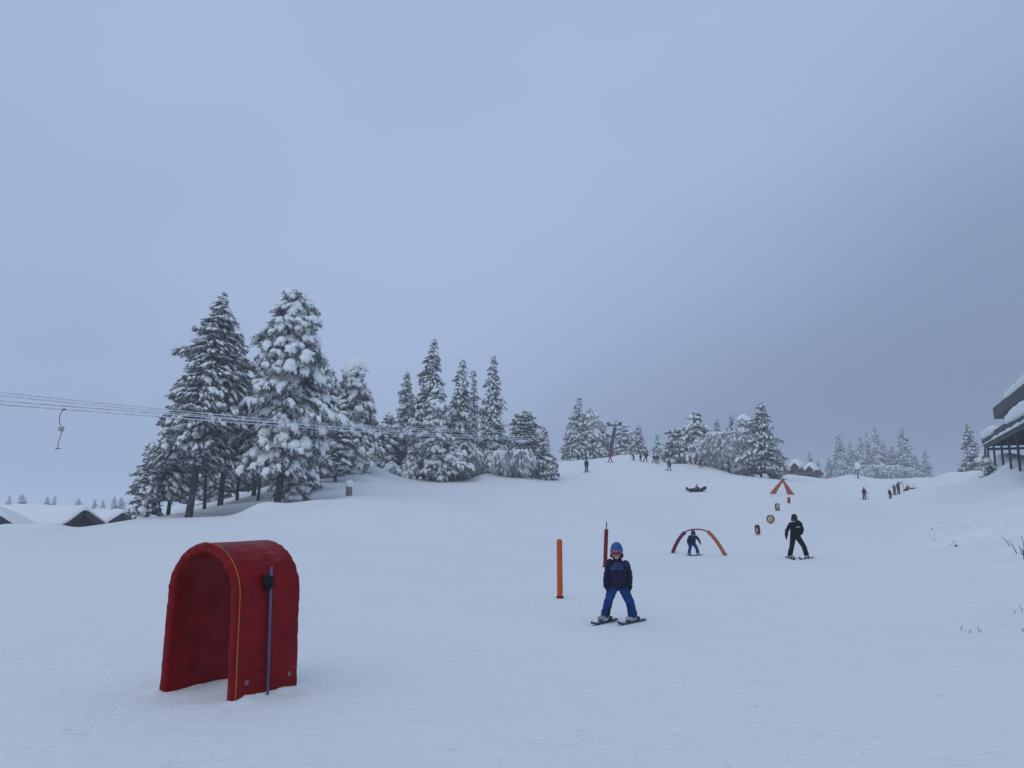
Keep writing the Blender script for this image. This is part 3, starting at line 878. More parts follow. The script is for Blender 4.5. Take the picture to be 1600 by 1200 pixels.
NEAR = [
    # px, depth, top row, width px, kind, label, options
    (299, 50, 455, 126, 'open', 'tallest dark spruce of the left stand, pointed, its bare trunk leaning right', dict(clear=.25, pxtop=331, size=1.0, density=1.7)),
    (432, 50, 450, 100, 'clumpy', 'tall heavily snow-loaded spruce with rounded clumps and a thick dark trunk', dict(clear=.21, pxtop=446, size=.95, density=1.5)),
    (346, 60, 520, 110, 'spruce', 'dark spruce half hidden between the two tallest trees', dict(clear=.30, pxtop=362, density=1.3)),
    (231, 52, 690, 42, 'open', 'small spruce on the far left edge of the stand beside the snowed-in cabins', dict(clear=.12)),
    (266, 53, 632, 60, 'open', 'dark spruce leaning against the left side of the pointed spruce', dict(clear=.22, density=1.2)),
    (396, 64, 560, 60, 'pine', 'dark bushy pine filling the gap left of the clump-laden spruce', dict(clear=.25, size=.9)),
    (456, 51.5, 690, 46, 'clumpy', 'short snow-laden spruce at the foot of the clump-laden spruce', dict(clear=.12, size=.8)),
    (476, 58, 566, 46, 'clumpy', 'snow-laden spruce close behind the right side of the clump-laden spruce', dict(clear=.1, size=.9)),
    (506, 68, 568, 42, 'clumpy', 'slim spruce with a snow knob on top, left of the flat-topped pine', dict(clear=.05, size=.9, cap=.5)),
    (549, 70, 562, 50, 'clumpy', 'flat-topped pine under a big white snow cap', dict(clear=.06, size=.95, cap=1.25, density=1.3)),
    (524, 64, 628, 38, 'pine', 'shorter snowy pine in front of the flat-topped pine', dict(clear=.12, size=.85)),
    (372, 63, 640, 60, 'pine', 'slender pine with a long bare trunk seen under the left stand', dict(clear=.42, size=.8)),
    (404, 60, 650, 52, 'pine', 'thin pine trunk with a high crown left of the thickest trunk', dict(clear=.45, size=.8)),
    (322, 60, 640, 64, 'pine', 'thin dark pine behind the leaning trunk of the pointed spruce', dict(clear=.40, size=.8)),
    (250, 57, 690, 60, 'pine', 'low pine deep in the left stand near the cabins', dict(clear=.25, size=.8)),
    (388, 74, 684, 62, 'pine', 'frosted low pine far back under the left stand', dict(clear=.08, size=.9)),
    (334, 72, 704, 60, 'pine', 'frosted low pine far back between the leaning trunk and the next trunk', dict(clear=.08, size=.9)),
    (566, 76, 700, 18, 'bush', 'small snow-covered bush right of the flat-topped pine', dict(size=.8)),
    # middle stand
    (604, 79, 644, 32, 'pine', 'low wide pine on the left edge of the middle stand', dict(clear=.06, size=.95)),
    (632, 82, 580, 46, 'narrow', 'pointed narrow spruce left of the tallest middle tree', dict(clear=.05)),
    (662, 80, 528, 70, 'spruce', 'tallest spruce of the middle stand, broad and pointed', dict(clear=.10, pxtop=675, density=1.25)),
    (650, 78, 640, 36, 'clumpy', 'snow-heaped spruce leaning on the front of the tallest middle spruce', dict(clear=.08, size=.85)),
    (684, 76, 598, 36, 'clumpy', 'slim pale snow-plastered spruce in front of the middle stand', dict(clear=.06, size=.8, density=1.2)),
    (714, 79, 561, 50, 'narrow', 'snowy spruce right of the tallest middle spruce', dict(clear=.07, pxtop=721, density=1.2)),
    (709, 76, 690, 34, 'clumpy', 'short snowy spruce on a bare pole-like trunk in the middle stand', dict(clear=.28, size=.8)),
    (738, 84, 578, 24, 'narrow', 'thin spire-like spruce just left of the lone slender spruce', dict(clear=.04, size=.9)),
    (768, 80, 555, 48, 'narrow', 'lone slender spruce standing tall at the right of the middle stand', dict(clear=.04, size=.9, pxtop=771)),
    (820, 84, 640, 54, 'pine', 'rounded snowy pine right of the lone slender spruce', dict(clear=.06, size=.9)),
    (851, 83, 666, 38, 'spruce', 'small conical spruce at the right end of the middle stand', dict(clear=.03, size=.8)),
    (784, 77.5, 706, 44, 'birch', 'frosted birch bowed down below the lone slender spruce', {}),
    (815, 78.5, 704, 44, 'birch', 'frosted birch arching under rime in front of the rounded pine', {}),
    (744, 78, 706, 28, 'birch', 'frosted birch drooping between the middle spruces', {}),
    (611, 76.5, 720, 26, 'bush', 'left of the two small snow-buried bushes under the middle stand', dict(size=.8)),
    (638, 76.5, 724, 24, 'bush', 'right of the two small snow-buried bushes under the middle stand', dict(size=.8)),
    # crest stand by the lift mast
    (900, 131, 620, 44, 'spruce', 'tallest pointed spruce on the crest left of the lift mast', dict(clear=.05, size=1.1, pxtop=908)),
    (924, 132, 637, 36, 'clumpy', 'snowy spruce second from the left on the crest', dict(clear=.06, size=.95)),
    (936, 133, 655, 30, 'pine', 'round-topped snowy pine directly behind the lift mast', dict(clear=.06, size=.95)),
    (976, 132, 664, 30, 'pine', 'low snowy pine right of the lift mast', dict(clear=.04, size=.95)),
    (1000, 126, 664, 30, 'spruce', 'conical spruce on the crest behind the group in black', dict(clear=.03, size=1.0)),
    (986, 128, 680, 13, 'narrow', 'thin young spruce just left of the conical crest spruce', dict(size=.85)),
    (1029, 125, 677, 15, 'narrow', 'small lone spire spruce on the crest skyline', dict(size=.85)),
    # right stand on the crest
    (1062, 114, 668, 40, 'pine', 'rounded snowy pine at the left end of the right crest stand', dict(clear=.05, size=.95)),
    (1090, 112, 642, 40, 'clumpy', 'pointed snow-laden spruce in the right crest stand', dict(clear=.05, size=.9)),
    (1045, 116, 705, 20, 'birch', 'tiny frosted birch at the left foot of the right crest stand', {}),
    (1124, 113, 654, 20, 'narrow', 'thin spruce tip behind the bowed birches', dict(size=.9)),
    (1148, 113, 646, 24, 'narrow', 'slim spruce showing above the bowed birches', dict(size=.9)),
    (1166, 110, 648, 30, 'clumpy', 'snow-capped tree left of the largest right-hand spruce', dict(size=.95, cap=1.0)),
    (1126, 108, 676, 50, 'birch', 'large frosted birch arching left in the right crest stand', {}),
    (1158, 104, 672, 50, 'birch', 'large frosted birch bowed beside the biggest right-hand spruce', {}),
    (1108, 109, 690, 34, 'birch', 'medium frosted birch below the pointed spruce of the right crest stand', {}),
    (1190, 98, 627, 56, 'open', 'biggest spruce of the right crest stand with a dark bare foot', dict(clear=.10, pxtop=1196, density=1.3)),
    (1213, 99, 702, 24, 'pine', 'small dark spruce bush under the right side of the biggest right-hand spruce', dict(clear=.05, size=.8)),
]
for px, d, top, w, kind, lab, o in NEAR:
    plant_tree(px, d, top, w, kind, lab, **o)

# prototypes for the far trees, built once and copied
LIB = {}
for nm, kind, seed, H, W in (('a', 'spruce', 501, 12, 4.0), ('b', 'narrow', 502, 12, 3.0), ('c', 'open', 503, 12, 4.2), ('d', 'narrow', 504, 12, 3.2), ('e', 'spruce', 505, 12, 3.6), ('f', 'birch', 506, 5, 4.5)):
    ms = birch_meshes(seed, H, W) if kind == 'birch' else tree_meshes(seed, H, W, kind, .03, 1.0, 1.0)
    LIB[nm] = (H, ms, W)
FAR = [
    (1316, 244, 675, 27, 'a', 'pointed hazy spruce at the left of the far stand'),
    (1297, 248, 714, 14, 'b', 'small hazy spruce alone left of the far stand'),
    (1333, 254, 686, 20, 'e', 'hazy spruce behind the snow-topped board on its post'),
    (1349, 251, 681, 20, 'b', 'hazy spruce just right of the snow-topped board'),
    (1360, 260, 672, 17, 'd', 'thin hazy spruce third spire from the left of the far stand'),
    (1373, 257, 664, 22, 'b', 'tallest slim hazy spruce in the middle of the far stand'),
    (1385, 257, 686, 22, 'a', 'hazy spruce right of the tallest slim one'),
    (1398, 254, 696, 24, 'c', 'leaning wide hazy spruce above the group of people'),
    (1416, 241, 667, 33, 'a', 'broad tall hazy spruce at the right of the far stand'),
    (1434, 251, 710, 20, 'e', 'short hazy spruce between the broad one and the end one'),
    (1450, 244, 702, 20, 'd', 'hazy spruce at the right end of the far stand'),
    (1341, 260, 700, 20, 'c', 'hazy spruce low behind the board on its post'),
    (1406, 263, 702, 20, 'e', 'hazy spruce squeezed behind the broad tall far spruce'),
    (1268, 172, 706, 17, 'a', 'hazy spruce rising behind the snowy hut roofs'),
    (1280, 176, 719, 12, 'b', 'small hazy spruce right of the snowy hut roofs'),
    (1375, 235, 726, 40, 'f', 'low frosted thicket birch at the foot of the far stand'),
    (1398, 232, 728, 38, 'f', 'low frosted birch behind the standing adult of the group'),
    (1352, 235, 733, 30, 'f', 'low frosted birch right of the post under the far stand'),
    (1420, 234, 731, 32, 'f', 'low frosted birch at the foot of the broad far spruce'),
    (1463, 263, 742, 8, 'e', 'tiny treetop on the skyline right of the far stand'),
    (1520, 108, 659, 31, 'c', 'lone hazy spruce left of the lodge porch'),
    # treetops beyond the cabins, far left
    (17, 235, 774, 14, 'b', 'tiny dark treetop at the far left above the cabin roof'),
    (36, 300, 772, 31, 'a', 'faint wide treetop second from the far left'),
    (76, 240, 776, 18, 'c', 'left of the close pair of treetops above the cabin ridge'),
    (88, 240, 774, 18, 'e', 'right of the close pair of treetops above the cabin ridge'),
    (125, 250, 778, 25, 'c', 'small treetop above the front gable peak'),
    (150, 255, 780, 14, 'b', 'thin treetop just right of the front gable'),
    (163, 270, 781, 16, 'd', 'faint treetop between the two cabin gables'),
    (181, 240, 775, 18, 'a', 'left of the two treetops above the second gable'),
    (191, 240, 777, 25, 'c', 'right of the two treetops above the second gable'),
]
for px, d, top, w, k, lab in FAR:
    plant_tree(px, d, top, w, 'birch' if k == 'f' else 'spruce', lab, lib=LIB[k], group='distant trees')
# ------------------------------------------------------------------ red play tunnel on the nursery slope
def tunnel():
    A, B, C3 = hit(249, 1078), hit(363, 1099), hit(465.5, 1071)
    front = (B - A); w = front.length
    fx = Vector((front.x, front.y, 0)).normalized()
    dep = Vector((C3.x - B.x, C3.y - B.y, 0)); d = dep.length
    fy = Vector((-fx.y, fx.x, 0))          # away from the viewer, square to the opening
    sk = dep.normalized()
    mid = (A + B) / 2
    zt = at(311, 849, mid.y).z
    H = zt - mid.z
    T = .085
    r = w / 2 * .97
    Hs = H - r
    t = thing('play_tunnel', 'big dark red padded arch tunnel standing on the snow in the foreground', 'tunnel', mid, math.atan2(fx.y, fx.x))
    # local axes: x across the opening, y through the tunnel
    ly = Vector((sk.dot(fx), sk.dot(fy), 0))
    nS, nR = 210, 64
    path = []
    tot = 2 * Hs + math.pi * r
    for i in range(nS + 1):
        s = tot * i / nS
        if s < Hs: x, z, nx, nz = -r - .035 * (1 - s / Hs), s, -1, 0
        elif s < Hs + math.pi * r:
            a = math.pi - (s - Hs) / r; x, z, nx, nz = r * math.cos(a), Hs + r * math.sin(a), math.cos(a), math.sin(a)
        else: q = s - Hs - math.pi * r; x, z, nx, nz = r + .012 * q, Hs - q, 1, 0
        path.append((x, z, nx, nz, s))
    prof = []   # rounded slab section: (through, thickness)
    hw, ht, cr = .5, T / 2, .03
    m = 26
    for i in range(m): prof.append((-d / 2 + cr + (d - 2 * cr) * i / (m - 1), ht))
    for i in range(1, 6): a = math.pi / 2 * (1 - i / 6); prof.append((d / 2 - cr + cr * math.cos(a), ht - cr + cr * math.sin(a)))
    for i in range(1, 6): a = -math.pi / 2 * i / 6; prof.append((d / 2 - cr + cr * math.cos(a), -ht + cr + cr * math.sin(a)))
    for i in range(m): prof.append((d / 2 - cr - (d - 2 * cr) * i / (m - 1), -ht))
    for i in range(1, 6): a = -math.pi / 2 - math.pi / 2 * i / 6; prof.append((-d / 2 + cr + cr * math.cos(a), -ht + cr + cr * math.sin(a)))
    for i in range(1, 6): a = math.pi - math.pi / 2 * i / 6; prof.append((-d / 2 + cr + cr * math.cos(a), ht - cr + cr * math.sin(a)))
    V = []
    S = np.array([[p[4] for _ in prof] for p in path]); Q = np.array([[q[0] for q in prof] for _ in path]); SG = np.array([[q[1] for q in prof] for _ in path])
    side = np.sign(SG) * 3.7
    # creases of the vinyl: long across, short along the wall; gathered tightly over the arch rim
    n1 = fbm(S * 7 + side, Q * 1.6 + side, 4, 3)
    n2 = 1 - np.abs(fbm(S * 11 + 9 + side + Q * 2.2, Q * 1.1, 3, 8)) * 3
    n3 = fbm(S * 1.3 + side, Q * 1.2, 2, 12)
    arch = np.clip((S - Hs + .15) * 4, 0, 1) * np.clip((Hs + math.pi * r + .1 - S) * 4, 0, 1)
    n4 = np.sin(S * 62 + 3 * fbm(S * 6, Q * 2, 2, 4)) * np.exp(-((np.abs(Q) - d / 2) / .05) ** 2) * arch
    D = .0028 * n1 + .003 * n2 + .005 * n3 + .0018 * n4 + .002 * np.clip(fbm(S * 22, Q * 9, 2, 30), 0, 1)
    for i, (x, z, nx, nz, s) in enumerate(path):
        for j, (q, th) in enumerate(prof):
            o = th - T / 2 + (D[i, j] if th > 0 else -D[i, j])
            qq = q + (ly.y - 1) * 0
            V.append((x + nx * o + ly.x * (q + d / 2), q + d / 2 + D[i, j] * .6 * (1 if q > 0 else -1), z + nz * o))
    n = len(prof)
    Fc = [(i * n + j, i * n + (j + 1) % n, (i + 1) * n + (j + 1) % n, (i + 1) * n + j) for i in range(nS) for j in range(n)]
    # the feet sit on the sloping snow
    V = np.array(V, float)
    Rm = Matrix.Rotation(math.atan2(fx.y, fx.x), 3, 'Z')
    ca, sa = fx.x, fx.y
    wx = mid.x + V[:, 0] * ca - V[:, 1] * sa; wy = mid.y + V[:, 0] * sa + V[:, 1] * ca
    gz = ground_arr(wx, wy) - mid.z
    V[:, 2] += (gz - .03) * np.clip(1 - V[:, 2] / (Hs * .9), 0, 1)
    me = arr_mesh('padded_shell', V, Fc, True)
    bm = bmesh.new(); bm.from_mesh(me)
    bm.verts.ensure_lookup_table()
    bm.faces.new([bm.verts[j] for j in range(n)][::-1]); bm.faces.new([bm.verts[nS * n + j] for j in range(n)])
    bmesh.ops.recalc_face_normals(bm, faces=bm.faces[:]); bm.to_mesh(me); bm.free()
    link_mesh('padded_shell', me, M['red'], t)
    Vg = V.reshape(nS + 1, n, 3)

    def out(s, q, off=.0):
        """point on the outer face: s along the arch, q through the tunnel 0..1"""
        i = int(s / tot * nS); i = max(0, min(nS, i)); j = int(round(q * (m - 1)))
        p = Vector(Vg[i, j]); nx, nz = path[i][2], path[i][3]
        return p + Vector((nx, 0, nz)) * off
    # yellow piping on the front outer edge and along the right foot
    bm = bmesh.new()
    add_tube(bm, [out(tot * k / 90, 0, .003) for k in range(91)], .0048, 6)
    add_tube(bm, [out(tot * .994, k / 10, .004) for k in range(4)], .005, 6)
    add_tube(bm, [out(tot * .994, k / 10, .004) for k in range(7, 11)], .005, 6)
    bm_obj('piping', bm, M['piping'], t, True)
    # blue pole pushed through a black strap on the right wall
    q = .50
    s0 = tot - .0
    base = out(tot, q, .03); base.z -= .12
    x0 = base.x
    zt2 = H * .835
    top = Vector((x0 - .03, base.y, zt2))
    pole = bmesh.new(); add_tube(pole, [base, base.lerp(top, .5), top], .0115, 10)
    add_ell(pole, top, (.0135, .0135, .008), 8)
    bm_obj('pole', pole, M['bluepole'], t, True)
    bm = bmesh.new()
    zc = H * .735
    pc = out(tot - zc, q, .012)
    f = .04
    add_box(bm, (pc.x + .005, pc.y - .028, zc), (.045, .075, .125))
    add_box(bm, (pc.x + .026, pc.y - .002, zc), (.022, .05, .105))
    bmesh.ops.bevel(bm, geom=bm.edges[:], offset=.006, segments=2, affect='EDGES')
    bm_obj('strap', bm, M['black'], t, True)
    for qq, zz in ((.16, .125), (.88, .125)):
        p = out(tot - zz, qq, .006)
        bm = bmesh.new()
        mt = Matrix.Translation(p) @ Matrix.Rotation(math.pi / 2, 4, 'Y')
        for a0 in range(20):
            pass
        ring = [Vector((0, math.cos(2 * math.pi * k / 20) * .015, math.sin(2 * math.pi * k / 20) * .015)) + p for k in range(21)]
        add_tube(bm, ring, .0045, 6, False)
        bm_obj('grommet', bm, M['steel'], t, True)
        bm = bmesh.new(); add_ell(bm, p + Vector((-.002, 0, 0)), (.003, .014, .014), 10); bm_obj('grommet_hole', bm, M['black'], t, True)
    # a pulled fold of fabric between grommet and pole
    bm = bmesh.new()
    add_tube(bm, [out(tot - .17, .05, -.004), out(tot - .2, .22, .003), out(tot - .235, .38, .002), out(tot - .26, .5, -.004)], [.006, .012, .010, .004], 8, True)
    bm_obj('seam', bm, M['red'], t, True)


tunnel()


# ------------------------------------------------------------------ foam poles
def foam_pole(px, pybase, pytop, wpx, m, label, stick=None, leanpx=0.0, stickmat='darksteel'):
    P = hit(px, pybase)
    H = at(px + leanpx, pytop, P.y).z - P.z
    r = wpx / F * P.y / 2
    t = thing('marker_pole', label, 'marker pole', P)
    lx = leanpx / F * P.y
    bm = bmesh.new()
    n = 26
    rings = []
    for i in range(n + 1):
        f = i / n; rr = r * (1 + .035 * math.sin(i * 2.1 + px)) * (1.0 if i < n else .9)
        rings.append(((lx * f, 0, .02 + (H - .02) * f), rr, rr))
    add_loft(bm, rings, 16, 2.0)
    sl = bm_obj('foam_sleeve', bm, m, t, True)
    bm = bmesh.new(); top = stick if stick else H + .012
    add_tube(bm, [(0, 0, -.15), (lx, 0, H), (lx * top / H, 0, top)], .016 if stick else .012, 8)
    bm_obj('pole', bm, M[stickmat], t, True)
    bm = bmesh.new(); add_loft(bm, [((0, 0, .004), r * 1.35, r * 1.2), ((0, 0, .022), r * 1.3, r * 1.1)], 14, 3)
    bm_obj('foot', bm, M['black'], t)
    return t, P, H, r


t, P, H, r = foam_pole(875, 934, 843, 8.6, M['orange'], 'orange foam-padded pole standing upright left of the nearest child')
bm = bmesh.new(); add_box(bm, (-r * .98, -.02, H * .55), (.012, .03, .03)); bm_obj('tape', bm, M['pale'], t)
bm = bmesh.new(); add_box(bm, (-r * 1.0, -.01, H * .47), (.008, .018, .016)); bm_obj('tape', bm, M['pale'], t)
foam_pole(945.5, 886, 827, 6.2, M['crimson'], 'dark red foam-padded pole with a thin rod sticking out of its top', stick=1.34, leanpx=3.0, stickmat='crimson')


# ------------------------------------------------------------------ ski-through arch with two foam legs
def arch_gate():
    L_, Rr = hit(1050, 864), hit(1136, 868)
    d = (L_.y + Rr.y) / 2
    o = (L_ + Rr) / 2
    t = thing('ski_arch', 'springy arch with one plum and one orange foam leg that the small child skis under', 'arch', o)
    pts = [(1051, 864), (1055, 853), (1060.5, 843), (1066.5, 835), (1073, 829.8), (1080, 827.6), (1088, 827), (1097, 827.6), (1106, 830.4), (1112, 836), (1118, 843.5), (1124, 852), (1130, 862), (1134, 868.5)]
    W = [at(px, py, L_.y + (Rr.y - L_.y) * (px - 1050) / 86) - o for px, py in pts]
    r = .022
    bm = bmesh.new(); W2 = [W[0] - Vector((.03, 0, .1))] + W + [W[-1] + Vector((.03, 0, -.1))]
    add_tube(bm, W2, .027, 8); bm_obj('hoop', bm, M['plum'], t, True)
    bm = bmesh.new(); add_tube(bm, W[0:4] + [W[4].lerp(W[3], .4)], .075, 12); bm_obj('foam_leg', bm, M['plum'], t, True)['label'] = 'plum foam leg'
    bm = bmesh.new(); add_tube(bm, [W[8].lerp(W[9], .0)] + W[9:14], .072, 12); bm_obj('foam_leg', bm, M['orange_faded'], t, True)['label'] = 'orange foam leg'


arch_gate()


# ------------------------------------------------------------------ orange A-frame gate
def a_gate():
    L_, Rr = hit(1208, 771.5), hit(1238, 775.5)
    o = (L_ + Rr) / 2; d = o.y
    t = thing('gate', 'orange triangular gate standing open at the top of the marker row', 'gate', o)

    def board(quad, nm):
        bm = bmesh.new()
        f = [bm.verts.new(at(px, py, d) - o + Vector((0, -.05, 0))) for px, py in quad]
        b = [bm.verts.new(v.co + Vector((0, .10, 0))) for v in f]
        n = len(f)
        bm.faces.new(f); bm.faces.new(b[::-1])
        for i in range(n): bm.faces.new((f[i], b[i], b[(i + 1) % n], f[(i + 1) % n]))
        bmesh.ops.bevel(bm, geom=bm.edges[:], offset=.012, segments=2, affect='EDGES')
        return bm_obj(nm, bm, M['orange_faded'], t)
    a = board([(1202, 771.6), (1211.8, 772), (1221.3, 754.8), (1222.6, 754.8), (1222.6, 747.6)], 'board')
    b = board([(1222.8, 747.6), (1222.8, 754.8), (1224.6, 754.8), (1230.4, 773.6), (1233, 774.6), (1243.2, 775.4)], 'board')
    for (px, py), par in (((1208.5, 769), a), ((1215, 759.7), a), ((1230, 761.5), b), ((1235.7, 772), b)):
        bm = bmesh.new(); c = at(px, py, d) - o + Vector((0, -.055, 0)); add_ell(bm, c, (.06, .012, .06), 10); bm_obj('bolt', bm, M['cream_dark'], par, True)


a_gate()


# ------------------------------------------------------------------ little figure boards that mark the run
def figure_board(pxb, pyb, cx, cy, w, h, m, label, inner, kind='slab', tilt=0.0):
    P = hit(pxb, pyb); d = P.y; k = d / F
    t = thing('course_marker', label, 'course marker', P, 0)
    c = at(cx, cy, d) - P
    W, Hh = w * k / 2, h * k / 2
    bm = bmesh.new()
    e = 2.0 if kind == 'disc' else 4.5
    n = 32

    def outline(s, y):
        out_ = []
        for i in range(n):
            q = 2 * math.pi * i / n; a, b = math.cos(q), math.sin(q)
            x = W * s * math.copysign(abs(a) ** (2 / e), a); z = Hh * s * math.copysign(abs(b) ** (2 / e), b)
            out_.append(Vector((c.x + x * math.cos(tilt) - z * math.sin(tilt), y, c.z + z * math.cos(tilt) + x * math.sin(tilt))))
        return out_
    rings = [[bm.verts.new(p) for p in outline(s, y)] for s, y in ((.9, -.06), (1, -.045), (1, .045), (.9, .06))]
    for i in range(3):
        for j in range(n): bm.faces.new((rings[i][j], rings[i][(j + 1) % n], rings[i + 1][(j + 1) % n], rings[i + 1][j]))
    bm.faces.new(rings[0][::-1]); bm.faces.new(rings[-1])
    pan = bm_obj('panel', bm, m, t, True)
    for p in pan.data.polygons:
        if len(p.vertices) > 4: p.use_smooth = False
    bm = bmesh.new(); add_tube(bm, [(0, 0, -.1), (c.x, 0, c.z)], .022, 8); bm_obj('post', bm, M['darksteel'], t, True)
    for (dx, dz, rx, rz, mm) in inner:
        bm = bmesh.new()
        add_ell(bm, (c.x + dx * W - dz * Hh * math.sin(tilt), -.061, c.z + dz * Hh), (rx * W, .007 + (.006 if mm != 'cream' else 0), rz * Hh), 16)
        bm_obj('decal', bm, M[mm], pan, True)


figure_board(1184, 836.5, 1183.6, 827.4, 7.4, 14.5, M['crimson'], 'slim dark red course marker board nearest the adult skier', [(-.45, -.05, .26, .8, 'pale'), (-.42, .45, .2, .3, 'black')], tilt=.07)
figure_board(1204, 818.6, 1204, 811, 12.2, 12.6, M['crimson'], 'round course marker with a cream centre', [(-.12, 0, .72, .72, 'cream'), (-.35, .22, .1, .12, 'cream_dark'), (.12, .22, .1, .12, 'cream_dark'), (-.1, -.3, .3, .1, 'cream_dark')], 'disc')
figure_board(1214.6, 798, 1214.6, 792, 6.8, 11, M['darksteel'], 'small dark course marker board with a cream figure', [(0, .05, .7, .72, 'cream'), (.05, -.2, .3, .32, 'black')])
figure_board(1232.6, 787, 1232.6, 781.5, 4.6, 9.2, M['orange_faded'], 'faded red course marker board right below the triangular gate', [(0, 0, .45, .6, 'crimson')])


# ------------------------------------------------------------------ drag lift: mast, cables, tow bars
def polyfit_line(ctrl, P0, P1):
    """photo points of a cable -> smooth 3-D curve in the vertical plane through P0 and P1 (ground plan)"""
    out = []
    for px, py in ctrl:
        u, s = ray(px, py)
        # plan line: (x0 + t dx, y0 + t dy), x = u y
        dx, dy = P1[0] - P0[0], P1[1] - P0[1]
        t = (u * P0[1] - P0[0]) / (dx - u * dy)
        y = P0[1] + t * dy
        out.append((t, EYE + s * y))
    t = np.array([o[0] for o in out]); z = np.array([o[1] for o in out])
    co = np.polyfit(t, z, 3)
    return lambda q: Vector((P0[0] + q * (P1[0] - P0[0]), P0[1] + q * (P1[1] - P0[1]), float(np.polyval(co, q)))), float(t.min()), float(t.max())


def plan(px, d):
    return (ray(px, 700)[0] * d, d)


MAST_D = 121.0
mast_foot = Vector((ray(951.5, 722)[0] * MAST_D, MAST_D, 0)); mast_foot.z = ground(mast_foot.x, MAST_D)
armL, armR = at(950.5, 664.3, MAST_D), at(969, 664.0, MAST_D)


def lift_mast():
    t = thing('lift_mast', 'dark steel lift mast with a crossarm leaning on the crest', 'lift mast', mast_foot)
    top = at(961.5, 664.5, MAST_D) - mast_foot
    bm = bmesh.new(); add_tube(bm, [(0, 0, -.5), top * .5, top], [.36, .31, .25], 12); bm_obj('mast', bm, M['darksteel'], t, True)
    a, b = armL - mast_foot, armR - mast_foot
    bm = bmesh.new(); add_tube(bm, [a, (a + b) / 2 + Vector((0, 0, -.06)), b], .15, 8); bm_obj('crossarm', bm, M['darksteel'], t, True)
    for p in (a, b):
        bm = bmesh.new()
        for k in (-.9, -.3, .3, .9):
            add_tube(bm, [p + Vector((-.1, k * .6, .12)), p + Vector((.12, k * .6, .12))], .24, 14)
        add_box(bm, p + Vector((0, 0, .1)), (.12, 1.5, .16)); add_box(bm, p + Vector((0, 0, .34)), (.5, 1.0, .12))
        bm_obj('sheave_train', bm, M['darksteel'], t, True)
    bm = bmesh.new(); c = top + Vector((0, 0, .1)); add_tube(bm, [c, c + Vector((-.05, 0, .62))], .06, 6); add_tube(bm, [c + Vector((-.35, 0, .4)), c + Vector((.3, 0, .62))], .07, 6)
    bm_obj('bracket', bm, M['darksteel'], t, True)
    bm = bmesh.new()
    for p in (a, b, (a + b) / 2):
        add_ell(bm, p + Vector((0, 0, .46 if p is not (a + b) / 2 else .2)), (.32, .5, .12), 10)
    bm_obj('snow', bm, M['snow'], t, True)


lift_mast()
CAB = []
for k, (ctrl, p0, pe, lab) in enumerate([
    ([(-60, 607.5), (0, 613), (120, 624), (225, 636.5), (400, 654), (560, 666.5), (740, 670.5), (890, 669.5), (950.5, 662.6)], (-100, 26.5), (950.5, MAST_D), 'topmost lift cable running up to the left end of the mast crossarm'),
    ([(-60, 612.5), (0, 618), (120, 629), (225, 640.5), (400, 657.5), (560, 669.5), (740, 673.5), (890, 672.3), (951.5, 664.6)], (-100, 27), (951.5, MAST_D), 'second lift cable from the top, close under the topmost one'),
    ([(-60, 621.5), (0, 627), (140, 637.5), (250, 646), (400, 658), (600, 673.5), (760, 681), (880, 680), (969, 662.6)], (-100, 25), (969, MAST_D), 'third lift cable from the top, sagging in front of the trees'),
    ([(-60, 627.5), (0, 633), (140, 643), (250, 650.5), (400, 662), (600, 677.5), (760, 684.6), (880, 683), (968, 664.8)], (-100, 24.5), (968, MAST_D), 'lowest lift cable, the one the nearest tow bar hangs from')]):
    f, t0, t1 = polyfit_line(ctrl, plan(*p0), plan(*pe))
    CAB.append((f, t0, t1))
    bm = bmesh.new(); n = 90
    add_tube(bm, [f(t0 + (t1 - t0) * i / n) for i in range(n + 1)], (.027 if k > 1 else .022), 6)
    tag(bm_obj('lift_cable', bm, M['rope'], None, True), lab, 'cable')
for k, (a, pts, lab) in enumerate([(armR, [(1002, 677.5, 134), (1040, 697.5, 150), (1068, 712, 163)], 'upper lift cable running down from the mast to the right'),
                                   (armR + Vector((0, 0, -.45)), [(1002, 687.5, 134), (1036, 705, 148), (1058, 717, 158)], 'lower lift cable running down from the mast to the right')]):
    bm = bmesh.new(); add_tube(bm, [a + Vector((0, 0, .3))] + [at(*p) for p in pts], .028, 6)
    tag(bm_obj('lift_cable', bm, M['rope'], None, True), lab, 'cable')


